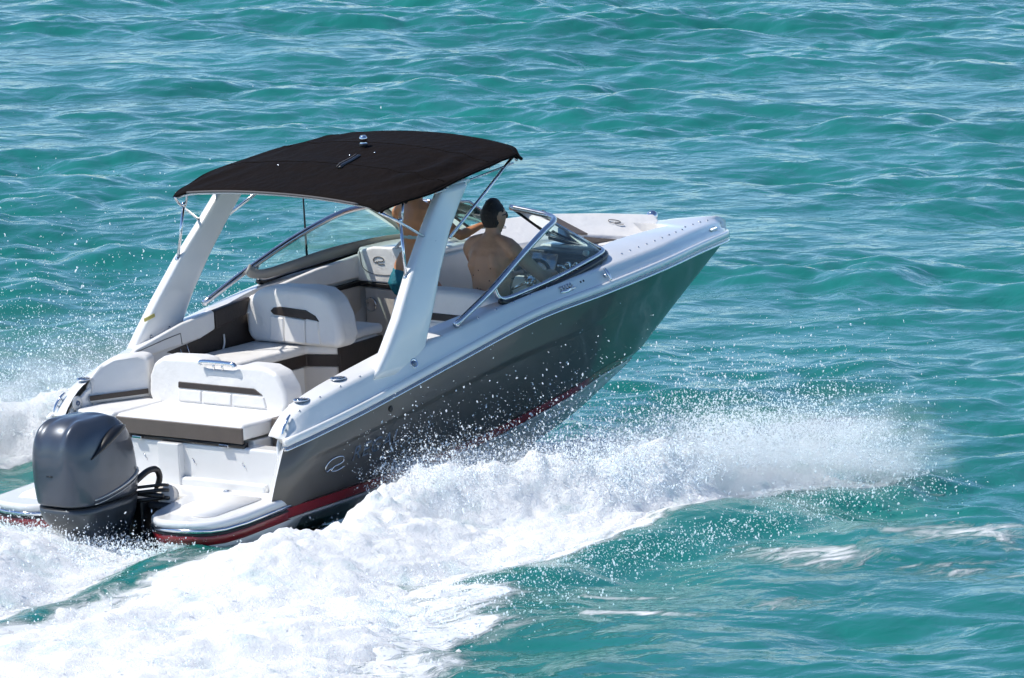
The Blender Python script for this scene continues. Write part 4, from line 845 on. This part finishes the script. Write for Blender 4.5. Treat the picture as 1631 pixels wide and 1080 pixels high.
for z, a, b, h in CZ:
    rg = cowl_ring(z, a, b, h)
    for p in rg:
        k = math.exp(-((abs(p.y) - .135) / .022) ** 2) * sstep(.56, .80, p.z) * sstep(.12, -.15, p.x)
        g = -.6 * math.exp(-((abs(p.y) - .085) / .030) ** 2) * sstep(.60, .80, p.z) * sstep(.05, -.15, p.x)
        d = Vector((p.x + .2, p.y * .4, (p.z - .55) * 1.2)).normalized(); p += d * (.020 * (k + g))
        p.z -= .10 * max(0, p.x + .1) * sstep(.7, .9, p.z)
    rings.append(rg)
cowl = loft('cowl', rings, 'engine', eng); ssf = cowl.modifiers.new('sub', 'SUBSURF'); ssf.levels = 1; ssf.render_levels = 2
loft('cowl_seam', [cowl_ring(.368, -.552, .168, .233), cowl_ring(.373, -.552, .168, .233)], 'rubber', eng)
low = [(.366, -.553, .17, .234), (.33, -.55, .165, .232), (.27, -.52, .15, .222), (.21, -.47, .13, .20), (.16, -.40, .12, .165), (.12, -.30, .11, .13), (.05, -.18, .12, .10), (-.30, -.15, .14, .075), (-.55, -.12, .12, .05)]
loft('lower_cowl', [cowl_ring(*q) for q in low], 'engine_low', eng)
def cowl_at(x, z, s=-1):
    h = lerp_tab([(q[0], q[3]) for q in CZ], z, 1); a = lerp_tab([(q[0], q[1]) for q in CZ], z, 1); b = lerp_tab([(q[0], q[2]) for q in CZ], z, 1)
    c = (x - (a + b) / 2) / ((b - a) / 2); c = max(-.999, min(.999, c)); ex = .55 if c < 0 else .7425
    cw = abs(c) ** (1 / ex); sn = math.sqrt(max(0, 1 - cw * cw)); y = h * sn ** .55 * (1 - .20 * ((x - a) / (b - a)) ** 2); return Vector((x, s * y, z))
for s in (-1, 1):
    st_ = [cowl_at(-.40 + .55 * t, .425 + .11 * t ** 1.4, s) + Vector((0, s * .001, 0)) for t in np.linspace(0, 1, 16)]
    tube('silver_stripe', st_, [.005 + .009 * t for t in np.linspace(0, 1, 16)], 'silver', eng, 6)
    tube('silver_stripe', [p + Vector((0, 0, -.028)) for p in st_], .004, 'silver', eng, 6)
    top_ = [cowl_at(-.42 + .44 * t, .70 + .155 * math.sin(t * math.pi * .58), s) + Vector((0, s * .004, .006)) for t in np.linspace(0, 1, 12)]
    tube('air_intake', top_, [.004, .012, .022, .032, .040, .044, .045, .043, .038, .030, .018, .006], 'black', eng, 12, flat=.75)
    pl = [cowl_at(x, z, s) + Vector((0, s * .002, 0)) for x, z in [(-.16, .46), (.09, .52), (.06, .72), (-.16, .68)]]
box('model_decal', (-.579, 0, .60), (.006, .05, .008), 'black', eng, 0)
lathe('emblem', [(0, 0), (.035, 0), (.03, .005), (0, .006)], (-.50, .0, .875), 'decal_green', eng, 16, axis=Vector((-.75, 0, .65)))
box('clamp_bracket', (.30, 0, .10), (.26, .26, .42), 'black', eng, .03); box('transom_pad', (.46, 0, .0), (.16, .56, .44), 'gelcoat', eng, .03)
tube('rigging_hose', [(.10, -.13, .44), (.22, -.15, .50), (.30, -.16, .50), (.33, -.16, .44), (.32, -.14, .36), (.36, -.10, .28)], .022, 'black', eng, 12, 5)
tube('steering_cylinder', [(.22, -.28, .34), (.22, .28, .34)], .018, 'black', eng, 12)
for z, r_ in ((.40, .011), (.365, .013), (.31, .014)): tube('steering_link', [(.12, -.10, z), (.24, -.24, z + .01), (.30, -.26, z)], r_, 'black', eng, 10, 3)
tube('tilt_tube', [(.26, -.30, .26), (.26, .30, .26)], .028, 'rubber', eng, 12)
lathe('steering_guard', [(0, 0), (.075, 0), (.08, .02), (.06, .03), (0, .03)], (.33, -.22, .315), 'beige', eng, 20, axis=Vector((-.5, -.6, .6)).normalized())
lathe('water_outlet', [(0, 0), (.02, 0), (.02, .008), (0, .008)], (-.46, -.10, .215), 'black', eng, 12, axis=Vector((-1, -.2, -.3)).normalized())

#PEOPLE
# ------------------------------------------------------------------ people
def ell_tube(path, rad_, n=18, side=None):
    """closed limb: ellipses (a across, b deep) along a path with rounded ends"""
    P = [Vector(p) for p in path]; rings = []
    for i, p in enumerate(P):
        d = (P[min(i + 1, len(P) - 1)] - P[max(i - 1, 0)]).normalized()
        sd_ = Vector(side) if side else (d.cross(Vector((0, 0, 1))) if abs(d.z) < .9 else Vector((0, 1, 0)))
        sd_ = (sd_ - d * sd_.dot(d)).normalized(); w = sd_.cross(d); a, b = rad_[i] if isinstance(rad_[i], tuple) else (rad_[i], rad_[i])
        if i in (0, len(P) - 1):
            e = -d if i == 0 else d
            caps_ = [(.35, .9), (.75, .6)] if i == 0 else [(.75, .6), (.35, .9)]
            for sc2, off in caps_:
                if i == 0: rings.append([p + e * off * min(a, b) + sd_ * (a * sc2 * math.cos(2 * math.pi * k / n)) + w * (b * sc2 * math.sin(2 * math.pi * k / n)) for k in range(n)])
            if i == 0: rings.append([p + sd_ * (a * math.cos(2 * math.pi * k / n)) + w * (b * math.sin(2 * math.pi * k / n)) for k in range(n)])
            else:
                rings.append([p + sd_ * (a * math.cos(2 * math.pi * k / n)) + w * (b * math.sin(2 * math.pi * k / n)) for k in range(n)])
                for sc2, off in caps_: rings.append([p + e * off * min(a, b) + sd_ * (a * sc2 * math.cos(2 * math.pi * k / n)) + w * (b * sc2 * math.sin(2 * math.pi * k / n)) for k in range(n)])
        else: rings.append([p + sd_ * (a * math.cos(2 * math.pi * k / n)) + w * (b * math.sin(2 * math.pi * k / n)) for k in range(n)])
    return loft_vf(rings)
def fuse(pieces, voxel=.009, it=6):
    v, f = [], []
    for pv, pf in pieces:
        b = len(v); v += pv; f += [tuple(b + i for i in q) for q in pf]
    me = bpy.data.meshes.new('tmp'); me.from_pydata([tuple(p) for p in v], [], f)
    bm = bmesh.new(); bm.from_mesh(me); bmesh.ops.recalc_face_normals(bm, faces=bm.faces); bm.to_mesh(me); bm.free()
    o = bpy.data.objects.new('tmp', me); COL.objects.link(o); r = o.modifiers.new('r', 'REMESH'); r.mode = 'VOXEL'; r.voxel_size = voxel
    s = o.modifiers.new('s', 'SMOOTH'); s.factor = .5; s.iterations = it
    out = bpy.data.meshes.new_from_object(o.evaluated_get(bpy.context.evaluated_depsgraph_get())); bpy.data.objects.remove(o); return out
def shell(src, test, off, name, m, parent, rough_=0.0):
    """garment or hair: the body's own faces that pass the test, lifted off the skin"""
    src.update(); nrm = [v.normal.copy() for v in src.vertices]; co = [v.co.copy() for v in src.vertices]
    keep = [p.vertices[:] for p in src.polygons if test(p.center)]
    use = sorted({i for q in keep for i in q}); rm = {k: i for i, k in enumerate(use)}
    edge = {}
    for q in keep:
        for a, b in zip(q, q[1:] + q[:1]): edge[frozenset((a, b))] = edge.get(frozenset((a, b)), 0) + 1
    rim = {i for e, c in edge.items() if c == 1 for i in e}
    v = [co[k] + nrm[k] * ((off if k not in rim else -.002) + (random.uniform(0, rough_) if k not in rim else 0)) for k in use]
    return link(name, pymesh(name, v, [tuple(rm[i] for i in q) for q in keep]), m, parent)
def hand(pieces, wrist, d, palm_n, curl=.9, L=.18, thumb_side=1):
    """palm and five bent fingers; d points along the hand, palm_n out of the palm"""
    d = Vector(d).normalized(); n = Vector(palm_n).normalized(); n = (n - d * n.dot(d)).normalized(); s = d.cross(n).normalized() * thumb_side; w = Vector(wrist)
    pieces.append(ell_tube([w, w + d * L * .25, w + d * L * .50], [(.027, .02), (.038, .017), (.040, .014)], 14, side=s))
    for k, (o, ln) in enumerate([(.030, .38), (.010, .43), (-.010, .40), (-.030, .31)]):
        p = w + d * L * .50 + s * o; path = [p - d * .02, p]; a = 0; 
        for seg, fr_ in enumerate((.42, .33, .25)):
            a += curl * (.55, .65, .5)[seg]; p = p + (d * math.cos(a) + n * math.sin(a)) * ln * L * fr_ * 1.0; path.append(p)
        pieces.append(ell_tube(path, [.0095, .0098, .009, .0083, .0072], 10))
    p = w + d * L * .16 + s * .028; pieces.append(ell_tube([p - s * .012, p + (d * .6 + s * .6 + n * .3).normalized() * .035, p + (d * .8 + s * .35 + n * .6).normalized() * .068], [.013, .011, .008], 10))
def head(pieces, c, yaw, s=1.0, tilt=0.0):
    """skull, jaw, nose, ears, brow; face looks along +x rotated by yaw"""
    Rz = Matrix.Rotation(yaw, 3, 'Z') @ Matrix.Rotation(tilt, 3, 'Y'); T = lambda x, y, z: Vector(c) + Rz @ (Vector((x, y, z)) * s); sd_ = Rz @ Vector((0, 1, 0))
    pieces.append(ell_tube([T(-.012, 0, .100), T(-.012, 0, .082), T(-.010, 0, .05), T(-.004, 0, .01), T(.006, 0, -.03), T(.018, 0, -.065), T(.030, 0, -.095), T(.036, 0, -.108)], [(.047, .060), (.060, .077), (.073, .093), (.076, .097), (.072, .090), (.062, .072), (.046, .050), (.03, .034)], 22, side=sd_))
    pieces.append(ell_tube([T(.086, 0, .012), T(.104, 0, -.014), T(.112, 0, -.030), T(.098, 0, -.040)], [.009, .012, .015, .012], 10))
    pieces.append(ell_tube([T(.082, -.035, .028), T(.090, 0, .026), T(.082, .035, .028)], [.010, .011, .010], 10))
    pieces.append(ell_tube([T(.084, -.020, -.066), T(.093, 0, -.064), T(.084, .020, -.066)], [.007, .009, .007], 8))
    for k in (-1, 1): pieces.append(ell_tube([T(-.012, k * .074, -.038), T(-.006, k * .084, -.012), T(-.014, k * .086, .016), T(-.026, k * .080, .018)], [(.007, .011), (.008, .014), (.008, .016), (.006, .010)], 10))
    return T
# the man at the helm, seated
pz = []
sh = 1.565; mx, my = 3.60, -.605
pz.append(ell_tube([(mx - .02, my, 1.04), (mx - .03, my, 1.13), (mx - .035, my, 1.22), (mx - .03, my, 1.31), (mx - .02, my, 1.40), (mx - .01, my, 1.48), (mx, my, 1.55), (mx + .005, my, 1.60), (mx + .01, my, 1.635)],
    [(.170, .115), (.160, .105), (.148, .098), (.155, .102), (.178, .112), (.195, .112), (.180, .092), (.115, .066), (.066, .056)], 24, side=(0, 1, 0)))
pz.append(ell_tube([(mx + .01, my, 1.57), (mx + .018, my, 1.64), (mx + .03, my, 1.71)], [.066, .057, .055], 16))
for k in (-1, 1):
    pz.append(ell_tube([(mx, my + k * .07, 1.60), (mx - .002, my + k * .15, 1.572), (mx, my + k * .190, 1.535)], [.045, .055, .062], 14))      # trapezius and deltoid
    pz.append(ell_tube([(mx - .085, my + k * .085, 1.50), (mx - .095, my + k * .10, 1.43), (mx - .08, my + k * .10, 1.35)], [.035, .045, .03], 12))   # shoulder blades
    fo = .14 if k > 0 else -.03
    pz.append(ell_tube([(mx + .02, my + k * .10, 1.03), (mx + .20, my + (k * .10 + fo) / 2, 1.06), (mx + .36, my + fo, 1.05)], [.095, .085, .066], 16))
    pz.append(ell_tube([(mx + .36, my + fo, 1.05), (mx + .40, my + fo, .85), (mx + .36, my + fo, .62), (mx + .36, my + fo, .50)], [.060, .062, .048, .04], 14))
    pz.append(ell_tube([(mx + .32, my + fo, .462), (mx + .42, my + fo, .460), (mx + .52, my + fo, .455)], [(.036, .038), (.042, .034), (.04, .022)], 12))
sR = Vector((mx, my - .195, 1.53)); eR = Vector((mx + .17, my - .30, 1.33)); wR = Vector((mx + .40, my - .17, 1.30))
pz.append(ell_tube([sR, sR.lerp(eR, .35), sR.lerp(eR, .75), eR], [.060, .053, .045, .042], 14)); pz.append(ell_tube([eR, eR.lerp(wR, .3), eR.lerp(wR, .75), wR], [.043, .044, .034, .028], 14)); hand(pz, wR, (.9, .35, .05), (.0, .3, -1), 1.1, thumb_side=1)
sL = Vector((mx, my + .195, 1.53)); eL = Vector((mx + .16, my + .26, 1.30)); wL = Vector((mx + .38, my + .15, 1.28))
pz.append(ell_tube([sL, sL.lerp(eL, .35), sL.lerp(eL, .75), eL], [.060, .053, .045, .042], 14)); pz.append(ell_tube([eL, eL.lerp(wL, .3), eL.lerp(wL, .75), wL], [.043, .044, .034, .028], 14)); hand(pz, wL, (.9, -.25, .05), (.0, -.3, -1), 1.1, thumb_side=-1)
hcM = Vector((mx + .045, my, 1.755)); TM = head(pz, hcM, R(-7), .87)
mme = fuse(pz, .0085, 5)
def person(name, me, m, label):
    o = link(name, me, m); o.matrix_world = BW; return tag(o, label, 'person')
man = person('person', mme, 'skin', 'shirtless person with short dark hair seated at the helm, seen from behind')
RzM = Matrix.Rotation(R(-7), 3, 'Z')
def hair_man(c):
    q = (RzM.inverted() @ (c - hcM)) / .87; return q.z > -.075 and (q.x < .035 + .55 * (q.z - .045) if q.z > .02 else q.x < -.022 - .25 * max(0, -q.z - .02)) and abs(q.y) < .0825 and not (abs(q.y) > .079 and q.z < .02)
shell(man.data, hair_man, .007, 'hair', 'hair', man, .003)
shell(man.data, lambda c: c.z < 1.13 and c.z > .90 and c.x < mx + .36 and abs(c.y - my) < .3, .006, 'shorts', 'navy_cloth', man)
sg = tube('sunglasses', [TM(-.02, .082, .016), TM(.06, .080, .022), TM(.098, .045, .016), TM(.106, 0, .018), TM(.098, -.045, .016), TM(.06, -.080, .022), TM(-.02, -.082, .016)], .0045, 'black', man, 8, 3)
for k in (-1, 1): lathe('lens', [(0, 0), (.026, .0), (.022, .006), (0, .008)], TM(.096, k * .034, .006), 'black', sg, 14, axis=RzM @ Vector((1, k * .25, 0)).normalized())
for y_, z_ in ((.03, 1.40), (-.085, 1.42), (.05, 1.27), (.02, 1.265), (-.06, 1.33), (.09, 1.36)):
    hit, loc, nn, _ = man.ray_cast(Vector((2.5, my + y_, z_)), Vector((1, 0, 0)))
    if hit: lathe('mole', [(0, .0), (.0055, 0), (.003, .0025), (0, .003)], loc, 'mole', man, 8, axis=nn)
# the standing passenger
wx, wy = 3.93, .365
hy = .05; zf = FLOOR + .005
pw = []
pw.append(ell_tube([(wx, wy + .05, 1.16), (wx - .03, wy + .05, 1.22), (wx - .02, wy + .045, 1.30), (wx, wy + .03, 1.40), (wx + .005, wy + .02, 1.48), (wx - .01, wy + .01, 1.57), (wx - .015, wy, 1.65), (wx - .005, wy, 1.715), (wx, wy, 1.755), (wx + .005, wy, 1.78)],
    [(.150, .115), (.175, .125), (.165, .112), (.128, .090), (.120, .088), (.138, .098), (.160, .098), (.150, .078), (.085, .055), (.055, .048)], 24, side=(.25, 1, 0)))
pw.append(ell_tube([(wx, wy, 1.73), (wx + .015, wy, 1.80), (wx + .03, wy, 1.86)], [.052, .046, .045], 14))
for k in (-1, 1):
    pw.append(ell_tube([(wx - .005, wy + k * .06, 1.745), (wx - .005, wy + k * .125, 1.715), (wx, wy + k * .165, 1.685)], [.034, .042, .048], 14))
    pw.append(ell_tube([(wx - .075, wy + hy + k * .075, 1.24), (wx - .085, wy + hy + k * .08, 1.19), (wx - .07, wy + hy + k * .08, 1.13)], [.06, .075, .06], 14))     # seat
    kx = .03 if k > 0 else .13; ky = k * .09 if k > 0 else -.20
    hp = Vector((wx, wy + hy + k * .09, 1.17)); kn_ = Vector((wx + kx, wy + ky, .86)); an = Vector((wx + kx - .05, wy + ky * 1.1, .50))
    pw.append(ell_tube([hp, hp.lerp(kn_, .4), hp.lerp(kn_, .8), kn_], [.098, .086, .064, .056], 16)); pw.append(ell_tube([kn_, kn_.lerp(an, .3), kn_.lerp(an, .75), an], [.054, .057, .040, .034], 14)); pw.append(ell_tube([an + Vector((-.03, 0, -.035)), an + Vector((.06, 0, -.045)), an + Vector((.15, .005 * k, -.055))], [(.030, .034), (.038, .030), (.034, .018)], 12))
s_ = Vector((wx, wy - .175, 1.68)); e_ = Vector((wx + .05, wy - .36, 1.53)); w_ = Vector((wx + .22, wy - .42, 1.585))
pw.append(ell_tube([s_, s_.lerp(e_, .35), s_.lerp(e_, .75), e_], [.047, .042, .036, .034], 14)); pw.append(ell_tube([e_, e_.lerp(w_, .3), e_.lerp(w_, .75), w_], [.035, .036, .028, .023], 14)); hand(pw, w_, (.75, -.45, .05), (0, 0, -1), .6, .165, 1)
s_ = Vector((wx, wy + .175, 1.68)); e_ = Vector((wx + .15, wy + .20, 1.46)); w_ = Vector((wx + .33, wy + .12, 1.50))
pw.append(ell_tube([s_, s_.lerp(e_, .35), s_.lerp(e_, .75), e_], [.047, .042, .036, .034], 14)); pw.append(ell_tube([e_, e_.lerp(w_, .3), e_.lerp(w_, .75), w_], [.035, .036, .028, .023], 14)); hand(pw, w_, (.9, -.2, .0), (0, 0, -1), .6, .165, -1)
hcW = Vector((wx + .04, wy, 1.925)); TW = head(pw, hcW, R(-35), .93)
woman = person('person', fuse(pw, .0085, 5), 'skin_tan', 'tanned person in a teal bikini standing behind the arch leg, arm outstretched')
RzW = Matrix.Rotation(R(-35), 3, 'Z')
def hair_w(c):
    q = RzW.inverted() @ (c - hcW); return q.z > -.06 and (q.x < .03 + .55 * (q.z - .04) if q.z > .02 else q.x < -.012)
shell(woman.data, hair_w, .012, 'hair', 'hair', woman, .004)
tube('ponytail', [TW(-.08, 0, .02), TW(-.125, .0, -.02), TW(-.12, .0, -.10), TW(-.095, .005, -.17), TW(-.085, .01, -.215)], [.022, .034, .032, .022, .006], 'hair', woman, 12, 5)
def bik(c):
    wyb = wy + hy
    if not (1.08 < c.z < 1.285) or abs(c.y - wyb) > .24: return False
    if c.z > 1.235: return True
    return abs(c.y - wyb) < .175 - (1.235 - c.z) * .62 if c.x < wx else abs(c.y - wyb) < .15 - (1.235 - c.z) * 1.0
shell(woman.data, bik, .006, 'bikini_bottom', 'teal_cloth', woman)
shell(woman.data, lambda c: 1.505 < c.z < 1.538 and abs(c.y - wy) < .15 or (1.50 < c.z < 1.62 and c.x > wx + .05 and abs(c.y - wy) < .14), .006, 'bikini_top', 'pale_cloth', woman)
